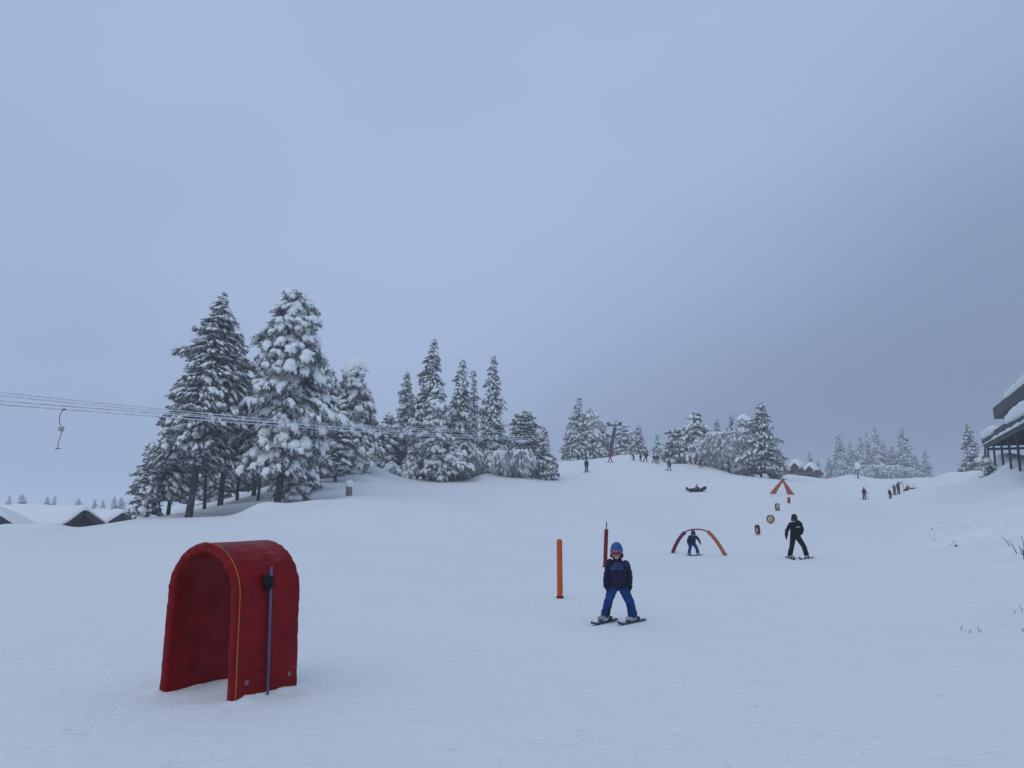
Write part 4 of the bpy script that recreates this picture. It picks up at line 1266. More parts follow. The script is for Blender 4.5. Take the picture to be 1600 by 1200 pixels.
def tow_bar(top, s, label, mirror=1):
    t = thing('tow_bar', label, 'tow bar', top)
    bm = bmesh.new(); add_box(bm, (.02 * s, 0, 0), (.26 * s, .1 * s, .075 * s)); add_tube(bm, [(0, 0, 0), (-.03 * s, 0, -.08 * s)], .04 * s, 8)
    bmesh.ops.bevel(bm, geom=bm.edges[:], offset=.012 * s, segments=2, affect='EDGES'); bm_obj('clamp', bm, M['darksteel'], t, True)
    bm = bmesh.new()
    c = [(-.03, -.06), (-.10, -.22), (-.16, -.42), (-.165, -.60), (-.12, -.78), (-.05, -.92), (.01, -1.02)]
    add_tube(bm, [(x * s * mirror, 0, z * s) for x, z in c], .022 * s, 8); bm_obj('hanger_rod', bm, M['darksteel'], t, True)
    bm = bmesh.new()
    add_tube(bm, [(.0, -.07 * s, -1.12 * s), (.0, .07 * s, -1.12 * s)], .145 * s, 20); add_tube(bm, [(.035 * s, -.05 * s, -1.27 * s), (.035 * s, .05 * s, -1.27 * s)], .065 * s, 14)
    rl = bm_obj('reel', bm, M['steel'], t, False)
    bm = bmesh.new(); add_ell(bm, (0, 0, -.985 * s), (.12 * s, .08 * s, .045 * s), 12); bm_obj('snow_cap', bm, M['snow'], rl, True)
    bm = bmesh.new(); add_tube(bm, [(.04 * s, 0, -1.32 * s), (-.04 * s, 0, -1.72 * s), (-.11 * s, 0, -2.0 * s), (-.09 * s, 0, -2.27 * s)], [.02 * s, .018 * s, .02 * s, .022 * s], 8); bm_obj('drag_stick', bm, M['plum'], t, True)
    bm = bmesh.new(); add_tube(bm, [(-.23 * s, 0, -2.33 * s), (-.16 * s, 0, -2.29 * s), (-.09 * s, 0, -2.28 * s), (.0, 0, -2.28 * s), (.07 * s, 0, -2.25 * s)], .024 * s, 8); bm_obj('crossbar', bm, M['black'], t, True)
    return t


def on_cable(k, px):
    f, t0, t1 = CAB[k]; best = None
    for i in range(3000):
        p = f(t0 + (t1 - t0) * i / 2999)
        if abs((p.x / p.y) - ray(px, 650)[0]) < 4e-4: return p
    return f(.5)


p = on_cable(3, 97.5)
tow_bar(p, 63.0 / F * p.y / 2.33, 'nearest tow bar hanging from the lowest lift cable at the left')
p = on_cable(0, 887)
tow_bar(p, 27.0 / F * p.y / 2.33, 'small tow bar hanging just left of the pointed crest spruce', 1)
p = at(1038, 696.5, 149)
tow_bar(p, 17.0 / F * p.y / 2.33, 'tiny tow bar hanging right of the mast above the pair of children')


# ------------------------------------------------------------------ snow blankets on roofs
def blanket(name, x0, x1, y0, y1, zf, th, parent, seed=0, nx=46, ny=40, pw=5, sag=0.0, noise=.12, m='snow'):
    """thick rounded snow lying on a roof given by zf(x, y); local coordinates"""
    xs = np.linspace(0, 1, nx); ys = np.linspace(0, 1, ny)
    # denser sampling near the rims
    xs = .5 - .5 * np.cos(np.pi * xs); ys = .5 - .5 * np.cos(np.pi * ys)
    X, Y = np.meshgrid(xs, ys, indexing='ij')
    ax = np.abs(X * 2 - 1); ay = np.abs(Y * 2 - 1)
    edge = (1 - ax ** pw) * (1 - ay ** pw)
    edge = np.clip(edge, 0, 1) ** .5
    wx = x0 + (x1 - x0) * X; wy = y0 + (y1 - y0) * Y
    nz = fbm(wx * .5 + seed, wy * .5, 3, seed)
    wob = fbm(wx * .8 + seed * 3, wy * .8 + 5, 3, seed + 4) * noise
    base = np.vectorize(zf)(wx, wy)
    top = base + th * edge * (1 + nz * .35)
    # bulge out over the eaves
    wx2 = wx + np.where(ax > .93, np.sign(X - .5) * (wob + .04), 0); wy2 = wy + np.where(ay > .93, np.sign(Y - .5) * (wob + .04), 0)
    bot = base + .015 - sag * (np.maximum(ax, ay) > .97) * np.clip(wob * 4, 0, 1)
    V = np.concatenate([np.stack([wx2, wy2, np.maximum(top, base + .02)], -1).reshape(-1, 3), np.stack([wx2, wy2, bot], -1).reshape(-1, 3)])
    Fc = []
    n = nx * ny
    for i in range(nx - 1):
        for j in range(ny - 1):
            a = i * ny + j
            Fc.append((a, a + ny, a + ny + 1, a + 1)); Fc.append((n + a, n + a + 1, n + a + ny + 1, n + a + ny))
    for i in range(nx - 1):
        for j in (0, ny - 1):
            a = i * ny + j; Fc.append((a, a + ny, n + a + ny, n + a) if j else (a + ny, a, n + a, n + a + ny))
    for j in range(ny - 1):
        for i in (0, nx - 1):
            a = i * ny + j; Fc.append((a, a + 1, n + a + 1, n + a) if i == 0 else (a + 1, a, n + a, n + a + 1))
    me = arr_mesh(name, V, Fc, True)
    bm = bmesh.new(); bm.from_mesh(me); bmesh.ops.remove_doubles(bm, verts=bm.verts[:], dist=1e-4); bmesh.ops.recalc_face_normals(bm, faces=bm.faces[:]); bm.to_mesh(me); bm.free()
    for p_ in me.polygons: p_.use_smooth = True
    return link_mesh(name, me, M[m], parent)


def gable_prism(bm, x0, x1, half, ze, zr, zb):
    """house body: ridge along x, walls down to zb"""
    vs = {}
    for x in (x0, x1):
        for n_, (y, z) in {'a': (-half, zb), 'b': (-half, ze), 'r': (0, zr), 'c': (half, ze), 'd': (half, zb)}.items():
            vs[(x, n_)] = bm.verts.new((x, y, z))
    for x in (x0, x1):
        bm.faces.new([vs[(x, n_)] for n_ in 'abrcd'])
    for p_, q_ in (('a', 'b'), ('b', 'r'), ('r', 'c'), ('c', 'd'), ('d', 'a')):
        bm.faces.new((vs[(x0, p_)], vs[(x0, q_)], vs[(x1, q_)], vs[(x1, p_)]))


def slab(bm, x0, x1, y0, z0, y1, z1, th):
    """roof slab between (y0,z0) and (y1,z1), th thick upward"""
    n_ = Vector((0, -(z1 - z0), y1 - y0)).normalized() * th
    if n_.z < 0: n_ = -n_
    P_ = [(x0, y0, z0), (x1, y0, z0), (x1, y1, z1), (x0, y1, z1)]
    lo = [bm.verts.new(p_) for p_ in P_]; hi = [bm.verts.new(Vector(p_) + n_) for p_ in P_]
    bm.faces.new(lo); bm.faces.new(hi[::-1])
    for i in range(4): bm.faces.new((lo[i], hi[i], hi[(i + 1) % 4], lo[(i + 1) % 4]))


def cabin(px, d, pyr, length, half, pitch, rot, label, th=.75, zg=-6, seed=1, wm='darkwall'):
    """x axis = ridge, front gable at +x"""
    o = at(px, pyr, d)
    t = thing('snowed_cabin', label, 'cabin', (o.x, o.y, o.z), rot)
    zr = -th - .25; ze = zr - math.tan(pitch) * half
    gx = -.9
    bm = bmesh.new(); gable_prism(bm, -length, gx, half - .45, ze + .12, zr - .08, zg); bm_obj('wall', bm, M[wm], t)
    rf = bmesh.new()
    for s in (-1, 1): slab(rf, -length - .5, 0, s * (half + .25), ze - math.tan(pitch) * .25, s * .01, zr, .16)
    ro = bm_obj('roof', rf, M['darkwall'], t)
    bm = bmesh.new()
    for s in (-1, 1): slab(bm, .003, .09, s * (half + .3), ze - math.tan(pitch) * .3 - .22, s * .01, zr - .22, .42)
    bm_obj('bargeboard', bm, M['lodge'], ro)
    # gable boards set back in the porch and a dark window
    bm = bmesh.new(); add_box(bm, (gx + .03, 0, (ze + zr) / 2 - .6), (.05, 1.5, 1.0)); f = bm_obj('window', bm, M['black'], t)
    tp = math.tan(pitch)
    rnd = lambda y: zr + .17 - (math.sqrt(y * y + .05) - .22) * tp
    blanket('snow', -length - .8, .32, -half - .55, half + .55, lambda x, y: rnd(y), th, t, seed, 60, 60, 10, .3, .20)
    return t


cabin(132, 62, 786.5, 15.5, 3.1, R(35), R(-34), 'snow-covered cabin at the left with its dark front gable nearest the trees', .46, seed=2)
cabin(192, 76, 793, 6.0, 2.5, R(34), R(-36), 'smaller snow-covered cabin roof behind, right of the front gable', .44, seed=5)
cabin(-10, 54, 789, 5, 2.7, R(31), R(-62), 'red brown boarded gable cut by the left picture edge', .5, seed=8, wm='brown')


# ------------------------------------------------------------------ hut on the far slope
def hut():
    d = 146.0; k = d / F
    o = at(1261, 744, d)
    t = thing('mountain_hut', 'distant red brown hut with two snow-capped gables and a terrace', 'hut', o, 0)
    P_ = lambda px, py, dy=0: Vector(((px - 1261) * k, dy, (744 - py) * k))
    bm = bmesh.new()
    a, b = P_(1237, 744, 0), P_(1284, 734, 5)
    add_box(bm, P_(1260, 740, 2.5), (47 * k * .98, 5, 11 * k)); bm_obj('wall', bm, M['brown'], t)
    bm = bmesh.new(); add_box(bm, P_(1252, 736.4, -.5), (28 * k, .08, 5.6 * k)); add_box(bm, P_(1276, 740.5, -.45), (18 * k, .08, 4.5 * k)); bm_obj('terrace_railing', bm, M['brown'], t)
    bm = bmesh.new(); add_box(bm, P_(1252, 740.2, -.3), (29 * k, 1.0, .14)); add_box(bm, P_(1276, 744, -.3), (18 * k, 1.0, .14)); bm_obj('terrace_deck', bm, M['wood'], t)
    for cx, py, w, sd in ((1243.5, 723.5, 15, 11), (1266, 728.5, 14.5, 12)):
        g = thing('tmp', 'x', 'x')
        bpy.data.objects.remove(g)
        hw = w / 2 * k; rz = (744 - py) * k; ez = rz - hw * .95; L_ = 5.4
        cxl = (cx - 1261) * k
        bm = bmesh.new()
        vs = []
        for y in (-.4, L_):
            sh = y * .55
            vs.append([bm.verts.new((cxl + sh + x, y, z)) for x, z in ((-hw * .9, -.5), (-hw * .9, ez + .05), (0, rz - .05), (hw * .9, ez + .05), (hw * .9, -.5))])
        bm.faces.new(vs[0]); bm.faces.new(vs[1][::-1])
        for i in range(5): bm.faces.new((vs[0][i], vs[1][i], vs[1][(i + 1) % 5], vs[0][(i + 1) % 5]))
        bm_obj('gable', bm, M['darkwall'], t)
        bm = bmesh.new()
        n_ = 16; m_ = 14
        grid = []
        for i in range(n_ + 1):
            y = -1.0 + (L_ + 1.6) * i / n_; e = max(0, 1 - abs(2 * i / n_ - 1) ** 4) ** .5
            row = []
            for j in range(m_ + 1):
                q = 2 * j / m_ - 1; x = q * hw * 1.15
                zz = rz - (math.sqrt(x * x + .04) - .2) * .95
                row.append(bm.verts.new((cxl + y * .55 + x * (1 + .04 * math.sin(i + j)), y, zz + .08 + .85 * e * max(0, 1 - abs(q) ** 3) ** .5)))
            grid.append(row)
        for i in range(n_):
            for j in range(m_): bm.faces.new((grid[i][j], grid[i][j + 1], grid[i + 1][j + 1], grid[i + 1][j]))
        low = [[bm.verts.new((v.co.x, v.co.y, rz - abs(v.co.x - cxl - v.co.y * .55) * .95 + .02)) for v in row] for row in grid]
        for i in range(n_):
            for j in (0, m_): bm.faces.new((grid[i][j], grid[i + 1][j], low[i + 1][j], low[i][j]))
            for j in range(m_): bm.faces.new((low[i][j], low[i + 1][j], low[i + 1][j + 1], low[i][j + 1]))
        for j in range(m_):
            for i in (0, n_): bm.faces.new((grid[i][j], grid[i][j + 1], low[i][j + 1], low[i][j]))
        bm_obj('snow', bm, M['snow'], t, True)
    for px_, py_, w_, h_ in ((1249, 731.5, 3.6, 3.6), (1254.6, 732.6, 2.4, 2.6), (1259, 733.6, 3, 2.6), (1270, 737, 3.6, 3.6), (1277.5, 739, 3, 2)):
        bm = bmesh.new(); add_box(bm, P_(px_, py_, -.42), (w_ * k, .06, h_ * k)); bm_obj('window', bm, M['pale'], t)


hut()


# ------------------------------------------------------------------ lodge at the right edge
def lodge():
    d0 = 70.0
    o = at(1535, 697, d0)
    ang = math.atan2(-.425, .905)
    t = thing('lodge', 'dark timber lodge with snow-laden roofs and a pillared porch at the right edge', 'lodge', (o.x, o.y, o.z), ang)
    # local: x to the right across the building, y away along its long side, z = 0 at the porch eave's lower edge
    Mi = (Matrix.Translation(o) @ Matrix.Rotation(ang, 4, 'Z')).inverted()
    k = d0 / F
    H1 = 12.5 * k

    def box(nm, a, b, m, par=t, bev=0):
        bm = bmesh.new()
        a, b = Vector(a), Vector(b)
        add_box(bm, (a + b) / 2, b - a)
        if bev: bmesh.ops.bevel(bm, geom=bm.edges[:], offset=bev, segments=2, affect='EDGES')
        return bm_obj(nm, bm, M[m], par)
    # porch roof deck with its fascia and the ceiling under it
    roof = box('porch_roof', (.12, -32, .10), (7.5, -.12, H1 - .12), 'lodge_wall')
    box('fascia', (-.02, -32, .0), (.10, .0, H1), 'lodge', roof)
    box('fascia', (.103, -.10, .0), (7.5, .0, H1), 'lodge', roof)
    box('beam', (.35, -.55, -.42), (7.5, -.30, -.22), 'lodge')
    box('beam', (.05, -32, -.30), (.22, -.6, -.004), 'lodge')
    for yy in (-2.2, -5.9, -10.2, -13.9, -17.6, -21.4, -25.2):
        for xx in ((.13,) if yy != -13.9 else (.13, 5.2)):
            box('post', (xx - .075, yy - .075, -4.6), (xx + .075, yy + .075, -.31), 'lodge')
    box('post', (.05, -.5, -4.6), (.2, -.35, -.31), 'lodge')
    # joists under the porch ceiling
    for q in range(12):
        box('joist', (.3, -1.6 - q * 2.4, -.12), (7.4, -1.5 - q * 2.4, .09), 'lodge', roof)
    # main wall and upper storey
    box('wall', (7.6, -32, -6), (16, -1.0, H1), 'lodge_wall')
    for q in range(6):
        box('window', (7.55, -4.6 - q * 4.2, -2.6), (7.597, -2.4 - q * 4.2, -.9), 'black')
    ux = 2.6
    e = Mi @ at(1553, 655, 66.0)
    ex, ey, ez = e
    H2 = 17.5 * 66 / F
    box('upper_wall', (ex + 1.0, -32, H1 + .01), (16, ey - 1.3, ez + .02), 'lodge_wall')
    up = box('upper_roof', (ex + .13, -32, ez + .03), (16, ey - .1, ez + H2 - .1), 'lodge_wall')
    box('fascia', (ex, -32, ez), (ex + .12, ey, ez + H2), 'lodge', up)
    box('fascia', (ex + .123, ey - .09, ez), (16, ey, ez + H2), 'lodge', up)
    for q in range(5):
        box('window', (ex + .95, ey - 5.2 - q * 4.6, H1 + .7), (ex + .997, ey - 2.2 - q * 4.6, ez - .25), 'black')
    box('corner_post', (ex + .88, ey - 1.45, H1 + .02), (ex + 1.12, ey - 1.28, ez - .003), 'lodge')

    def drift(x0, x1, y0, y1, zb, h, seed, par, over=.25, nz=.3):
        """rounded snow bank lying on a flat roof, its rim bulging over the fascia"""
        na, nb_ = 70, 30
        V, Fc = [], []
        for i in range(na + 1):
            f = i / na; yv = y0 + (y1 - y0) * f
            ee = max(0, 1 - abs(2 * f - 1) ** 5) ** .5
            w = 1 + nz * float(fbm(np.array([yv * .55 + seed]), np.array([.3]), 3, seed)[0])
            for j in range(nb_):
                a = 2 * math.pi * j / nb_
                ca, sa = math.cos(a), math.sin(a)
                hx = (x1 - x0) / 2 * (.35 + .65 * ee); cx = (x0 + x1) / 2 - over * ee * w
                x = cx + hx * math.copysign(abs(ca) ** .35, ca)
                hh = h * ee * w
                z = zb + hh * .5 + hh * .5 * math.copysign(abs(sa) ** .6, sa) - (.22 * ee * w if ca < -.3 and sa < 0 else 0)
                V.append((x, yv, z))
        for i in range(na):
            for j in range(nb_): Fc.append((i * nb_ + j, i * nb_ + (j + 1) % nb_, (i + 1) * nb_ + (j + 1) % nb_, (i + 1) * nb_ + j))
        me = arr_mesh('snow', V, Fc, True)
        bm = bmesh.new(); bm.from_mesh(me); bm.verts.ensure_lookup_table()
        bm.faces.new([bm.verts[j] for j in range(nb_)]); bm.faces.new([bm.verts[na * nb_ + j] for j in range(nb_)][::-1])
        bmesh.ops.recalc_face_normals(bm, faces=bm.faces[:]); bm.to_mesh(me); bm.free()
        for p_ in me.polygons: p_.use_smooth = True
        link_mesh('snow', me, M['snow'], par)
    drift(-.05, 2.8, -8.6, .15, H1 - .02, .54, 3, roof)
    drift(-.05, 3.0, -32, -12.6, H1 - .02, .66, 6, roof, .24)
    drift(.15, 3.0, -13.4, -8.0, H1 - .01, .16, 9, roof, .0)
    drift(ex - .02, 15, -34, ey + .15, ez + H2 - .01, .62, 5, up, .12, .16)
    # rime and clinging snow along the lower edge of the fascia
    bm = bmesh.new(); rg = random.Random(4)
    y = -.1
    while y > -24:
        big = y < -7
        s = rg.uniform(.035, .06) if not big else rg.uniform(.05, .16) * (.5 + .5 * abs(math.sin(y * .9)))
        add_ell(bm, (-.05, y, .05 + s * .5), (.06 + s * .3, s * 1.9, s), 8)
        y -= s * 1.7
    merge('snow', bm, M['snow'], .045, roof, 2)


lodge()


# ------------------------------------------------------------------ small things in the snow
def stump():
    P = hit(545, 775)
    k = P.y / F
    t = thing('snowy_post', 'weathered stump-like post under a round snow cap on the slope', 'post', P)
    w = 5.2 * k; h = 15.5 * k
    bm = bmesh.new()
    for i, (x, hh) in enumerate(((-.36, .93), (0, 1.0), (.36, .86))):
        add_box(bm, (x * w * 1.8 * .55 * 1.6, 0, h * hh / 2 - .1), (w * .62, w * .9, h * hh + .2), Matrix.Rotation(.03 * (i - 1), 3, 'Y'))
    bmesh.ops.bevel(bm, geom=bm.edges[:], offset=.015, segments=2, affect='EDGES')
    bm_obj('stakes', bm, M['wood'], t)
    bm = bmesh.new(); add_ell(bm, (0, 0, h + .16), (w * 1.25, w * 1.1, .24), 20); add_ell(bm, (.06, 0, h + .06), (w * 1.15, w, .16), 18)
    merge('snow_cap', bm, M['snow'], .025, t, 6, .02, 6, 3)


stump()


def board_sign():
    P = hit(1341, 748.2); d = P.y; k = d / F
    P.z = ground(P.x, P.y)
    t = thing('snowy_signpost', 'signpost buried under a tall block of snow before the far trees', 'signpost', P)
    c = at(1339.6, 729, d) - P
    bm = bmesh.new(); add_tube(bm, [(0, 0, -.3), (c.x, 0, c.z - 3 * k)], 1.0 * k, 8); bm_obj('post', bm, M['darksteel'], t, True)
    bm = bmesh.new(); add_box(bm, (c.x, 0, c.z - 5 * k), (7.5 * k, .3, 2.4 * k)); bm_obj('board', bm, M['wood'], t)
    bm = bmesh.new(); add_loft(bm, [((c.x, 0, c.z - 4 * k), 3.6 * k, .3), ((c.x, 0, c.z + 1 * k), 4.1 * k, .38), ((c.x, 0, c.z + 5 * k), 3.8 * k, .36), ((c.x, 0, c.z + 6.5 * k), 2.6 * k, .26)], 18, 3)
    merge('snow_cap', bm, M['snow'], .05, t, 4)


board_sign()


def marker_sign():
    P = hit(863, 743)
    k = P.y / F
    t = thing('slope_sign', 'small blue grey sign on a short post at the foot of the small conical spruce', 'sign', P)
    bm = bmesh.new(); add_tube(bm, [(0, 0, -.3), (0, 0, 6 * k)], .035, 6); bm_obj('post', bm, M['darksteel'], t, True)
    bm = bmesh.new(); add_box(bm, (0, -.05, 5 * k), (4.6 * k, .05, 5 * k)); bmesh.ops.bevel(bm, geom=bm.edges[:], offset=.01, segments=1, affect='EDGES'); bm_obj('panel', bm, M['sign_blue'], t)
    bm = bmesh.new(); add_box(bm, (0, -.08, 5.8 * k), (3 * k, .012, 1.6 * k)); bm_obj('print', bm, M['pale'], t)


marker_sign()


def sapling():
    P = hit(1543.5, 744); k = P.y / F
    t = thing('bent_sapling', 'bent young spruce weighed down by snow lumps beside the porch', 'tree', P)
    path = [(1541, 745), (1544, 739), (1547, 732), (1546, 726), (1541, 721), (1535.5, 719), (1532, 722)]
    pts = [at(x, y, P.y) - P for x, y in path]
    bm = bmesh.new(); add_tube(bm, [pts[0] + Vector((0, 0, -.2))] + pts, [.05, .045, .04, .035, .03, .025, .02, .015], 6); bm_obj('trunk', bm, M['bark'], t, True)
    rg = np.random.default_rng(77); pads, tuf = [], []
    for i in range(170):
        q = rg.uniform(0, len(pts) - 1.01); j = int(q); p_ = pts[j].lerp(pts[j + 1], q - j)
        s = .17 + .12 * (q / 6)
        p_ = p_ + Vector((rg.normal() * .17, rg.normal() * .2, rg.normal() * .12))
        Mx = Matrix.Translation(p_) @ Matrix.Rotation(rg.uniform(0, 6.28), 4, 'Z') @ Matrix.Rotation(rg.uniform(-.1, .8), 4, 'Y')
        tuf.append(np.array(Mx @ Matrix.Diagonal((s * 1.5, s * 1.5, s * 1.3, 1)))[:3])
        if i % 3 < (2 if q > 2.4 else 1): pads.append(np.array(Mx @ Matrix.Translation((0, 0, s * .25)) @ Matrix.Diagonal((s * 1.5, s * 1.3, s * 1.2, 1)))[:3])
    pads = np.array(pads); tuf = np.array(tuf)
    link_mesh('crown', arr_mesh('crown', *stamp(TUFTS, TF, tuf, rg.integers(0, len(TUFTS), len(tuf))), False), M['needles'], t)
    link_mesh('snow', arr_mesh('snow', *stamp(PADS, PF, pads, rg.integers(0, len(PADS), len(pads))), True), M['tree_snow'], t)


sapling()


def twigs(name, label, strokes, m='twig', r=.007):
    P = hit(*strokes[0][0])
    t = thing(name, label, 'twig' if m == 'twig' else 'stalk', P)
    for s in strokes:
        bm = bmesh.new()
        B = hit(*s[0])
        pts = [at(px_, py_, B.y + .05 * i) - P for i, (px_, py_) in enumerate(s)]
        pts[0].z -= .04
        add_tube(bm, pts, [r * (1 - .55 * i / max(1, len(pts) - 1)) for i in range(len(pts))], 5)
        bm_obj('stem', bm, M[m], t, True)
    return t


twigs('bare_twig', 'two long bare twigs leaning out of the right snowbank', [[(1579.5, 854), (1573, 846), (1565, 839)], [(1590, 865), (1584, 856), (1576.5, 843)], [(1584, 849.5), (1586, 849.5)]], r=.012)
twigs('bare_twig', 'tangle of bare twigs cut by the right picture edge', [[(1598, 867), (1595, 860), (1592, 852)], [(1598, 867), (1601, 856), (1596, 838)], [(1600, 874), (1599, 864), (1604, 850)], [(1601, 866), (1597, 858), (1600, 855)]], r=.013)
twigs('dry_stalk', 'left V-shaped dry stalk of the low row in the right foreground', [[(1500.5, 985), (1502, 981), (1504, 977.5)], [(1501, 985), (1505, 984.6)]], r=.005)
twigs('dry_stalk', 'middle pair of short dry stalks in the right foreground', [[(1512, 989), (1515, 986), (1519, 983)], [(1511, 987), (1508.5, 986)]], r=.005)
twigs('dry_stalk', 'right crossed dry stalks of the low row in the right foreground', [[(1530.5, 988), (1529, 983), (1527.5, 978.5)], [(1525, 986), (1529.5, 984.5)], [(1530, 988.5), (1533.5, 984)]], r=.005)
twigs('bare_twig', 'short tilted twig in the snow near the right edge', [[(1587.5, 958.5), (1583.5, 951.5)]], r=.006)
twigs('bare_twig', 'longer tilted twig beside the short one near the right edge', [[(1599, 955), (1593, 945)]], r=.006)
twigs('bare_twig', 'dark twig stub at the lower right edge', [[(1601, 987), (1597, 981)]], r=.009)
twigs('bare_twig', 'faint twig bent over the snow below the bank twigs', [[(1584, 886), (1590, 884), (1597, 885)]], r=.006)


def clod(px_, py_, wpx, label, m='black', z=.5):
    P = hit(px_, py_); k = P.y / F
    bm = bmesh.new(); bmesh.ops.create_icosphere(bm, subdivisions=2, radius=1)
    rg = random.Random(int(px_))
    for v in bm.verts: v.co = Vector((v.co.x * wpx / 2 * k, v.co.y * wpx / 2 * k, v.co.z * wpx / 2 * k * z)) * rg.uniform(.8, 1.2)
    o = bm_obj('snow_clod' if m == 'snow' else 'bark_scrap', bm, M[m], None, True); o.location = P
    return tag(o, label, 'snow clod' if m == 'snow' else 'debris')


clod(1457, 827, 4.2, 'upper dark scrap lying on the slope left of the right bank')
clod(1493.5, 853, 4.6, 'lower dark scrap lying on the slope left of the right bank')
clod(1107.5, 753.3, 2.6, 'tiny dark speck on the snow above the sled')
rg_ = random.Random(12)
for i_ in range(22):
    x_ = 1452 + rg_.random() * 120; y_ = 826 + (x_ - 1452) * .42 + rg_.uniform(-16, 16)
    clod(x_, y_, rg_.uniform(4, 8), 'small lump of trampled snow on the right bank', 'snow', .5)['group'] = 'lumps of trampled snow on the right bank'
for (x_, y_, w_, l_) in ((824, 1140, 8, 'pair-left snow clod left of the bigger clod at the bottom'), (1057, 1140, 14, 'biggest snow clod at the bottom centre'), (1340, 1178, 12, 'flat snow clod at the bottom right'), (1061, 1011, 5, 'small snow clod below the blue-trousered child'), (1408, 1086, 5, 'tiny snow clod alone on the right foreground'),
                         (1100, 1126, 6, 'small snow clod right of the biggest clod'), (1208, 1104, 7, 'low snow clod between the bottom clods')):
    clod(x_, y_, w_, l_, 'snow', .45)
# ------------------------------------------------------------------ people
def ell_patch(bm, c, r, az0, az1, lo, hi, th, na=24, ne=12, rot=None):
    """curved shell piece of an ellipsoid; az 0 faces -Y; lo/hi elevation as numbers or functions of az"""
    Rm = rot if rot is not None else Matrix.Identity(3)
    O, I = [], []
    for i in range(na + 1):
        a = az0 + (az1 - az0) * i / na
        l = lo(a) if callable(lo) else lo; h = hi(a) if callable(hi) else hi
        ro, ri = [], []
        for j in range(ne + 1):
            e = l + (h - l) * j / ne
            d = Vector((math.sin(a) * math.cos(e), -math.cos(a) * math.cos(e), math.sin(e)))
            ro.append(bm.verts.new(Vector(c) + Rm @ Vector((d.x * r[0], d.y * r[1], d.z * r[2]))))
            ri.append(bm.verts.new(Vector(c) + Rm @ Vector((d.x * (r[0] - th), d.y * (r[1] - th), d.z * (r[2] - th)))))
        O.append(ro); I.append(ri)
    for i in range(na):
        for j in range(ne):
            bm.faces.new((O[i][j], O[i + 1][j], O[i + 1][j + 1], O[i][j + 1]))
            bm.faces.new((I[i][j], I[i][j + 1], I[i + 1][j + 1], I[i + 1][j]))
        bm.faces.new((O[i][0], I[i][0], I[i + 1][0], O[i + 1][0])); bm.faces.new((O[i][ne], O[i + 1][ne], I[i + 1][ne], I[i][ne]))
    for i in (0, na):
        for j in range(ne): bm.faces.new((O[i][j], O[i][j + 1], I[i][j + 1], I[i][j]))
    bmesh.ops.remove_doubles(bm, verts=bm.verts[:], dist=1e-5)


def hand_prims(bm, w, d, side, n, s, fat=1.0, curl=.5):
    """palm, four unequal fingers and a thumb. w wrist, d along the hand, side to the thumb, n palm side"""
    w, d, side, n = Vector(w), Vector(d).normalized(), Vector(side), Vector(n)
    side = (side - d * side.dot(d)).normalized(); n = d.cross(side).normalized() * (1 if d.cross(side).dot(n) >= 0 else -1)
    for q in (-.022, 0, .022):
        add_cap(bm, w + side * q * s * .7, w + (d * .085 + side * q) * s, .017 * s * fat, .0155 * s * fat, 8)
    for k, (off, L_) in enumerate(((.030, .072), (.010, .080), (-.010, .074), (-.030, .058))):
        b = w + (d * .085 + side * off) * s
        d1 = (d + n * curl * .45).normalized(); d2 = (d + n * curl * 1.3).normalized(); d3 = (d * .6 + n * curl * 1.8).normalized()
        p1 = b + d1 * L_ * .45 * s; p2 = p1 + d2 * L_ * .33 * s; p3 = p2 + d3 * L_ * .22 * s
        add_cap(bm, b, p1, .0095 * s * fat, .009 * s * fat, 8); add_cap(bm, p1, p2, .009 * s * fat, .0083 * s * fat, 8); add_cap(bm, p2, p3, .0083 * s * fat, .0075 * s * fat, 8)
    b = w + (d * .03 + side * .03) * s
    p1 = b + (d * .6 + side * .75 + n * .25).normalized() * .042 * s; p2 = p1 + (d * .95 + side * .25 + n * .35).normalized() * .032 * s
    add_cap(bm, b, p1, .0125 * s * fat, .011 * s * fat, 8); add_cap(bm, p1, p2, .011 * s * fat, .009 * s * fat, 8)


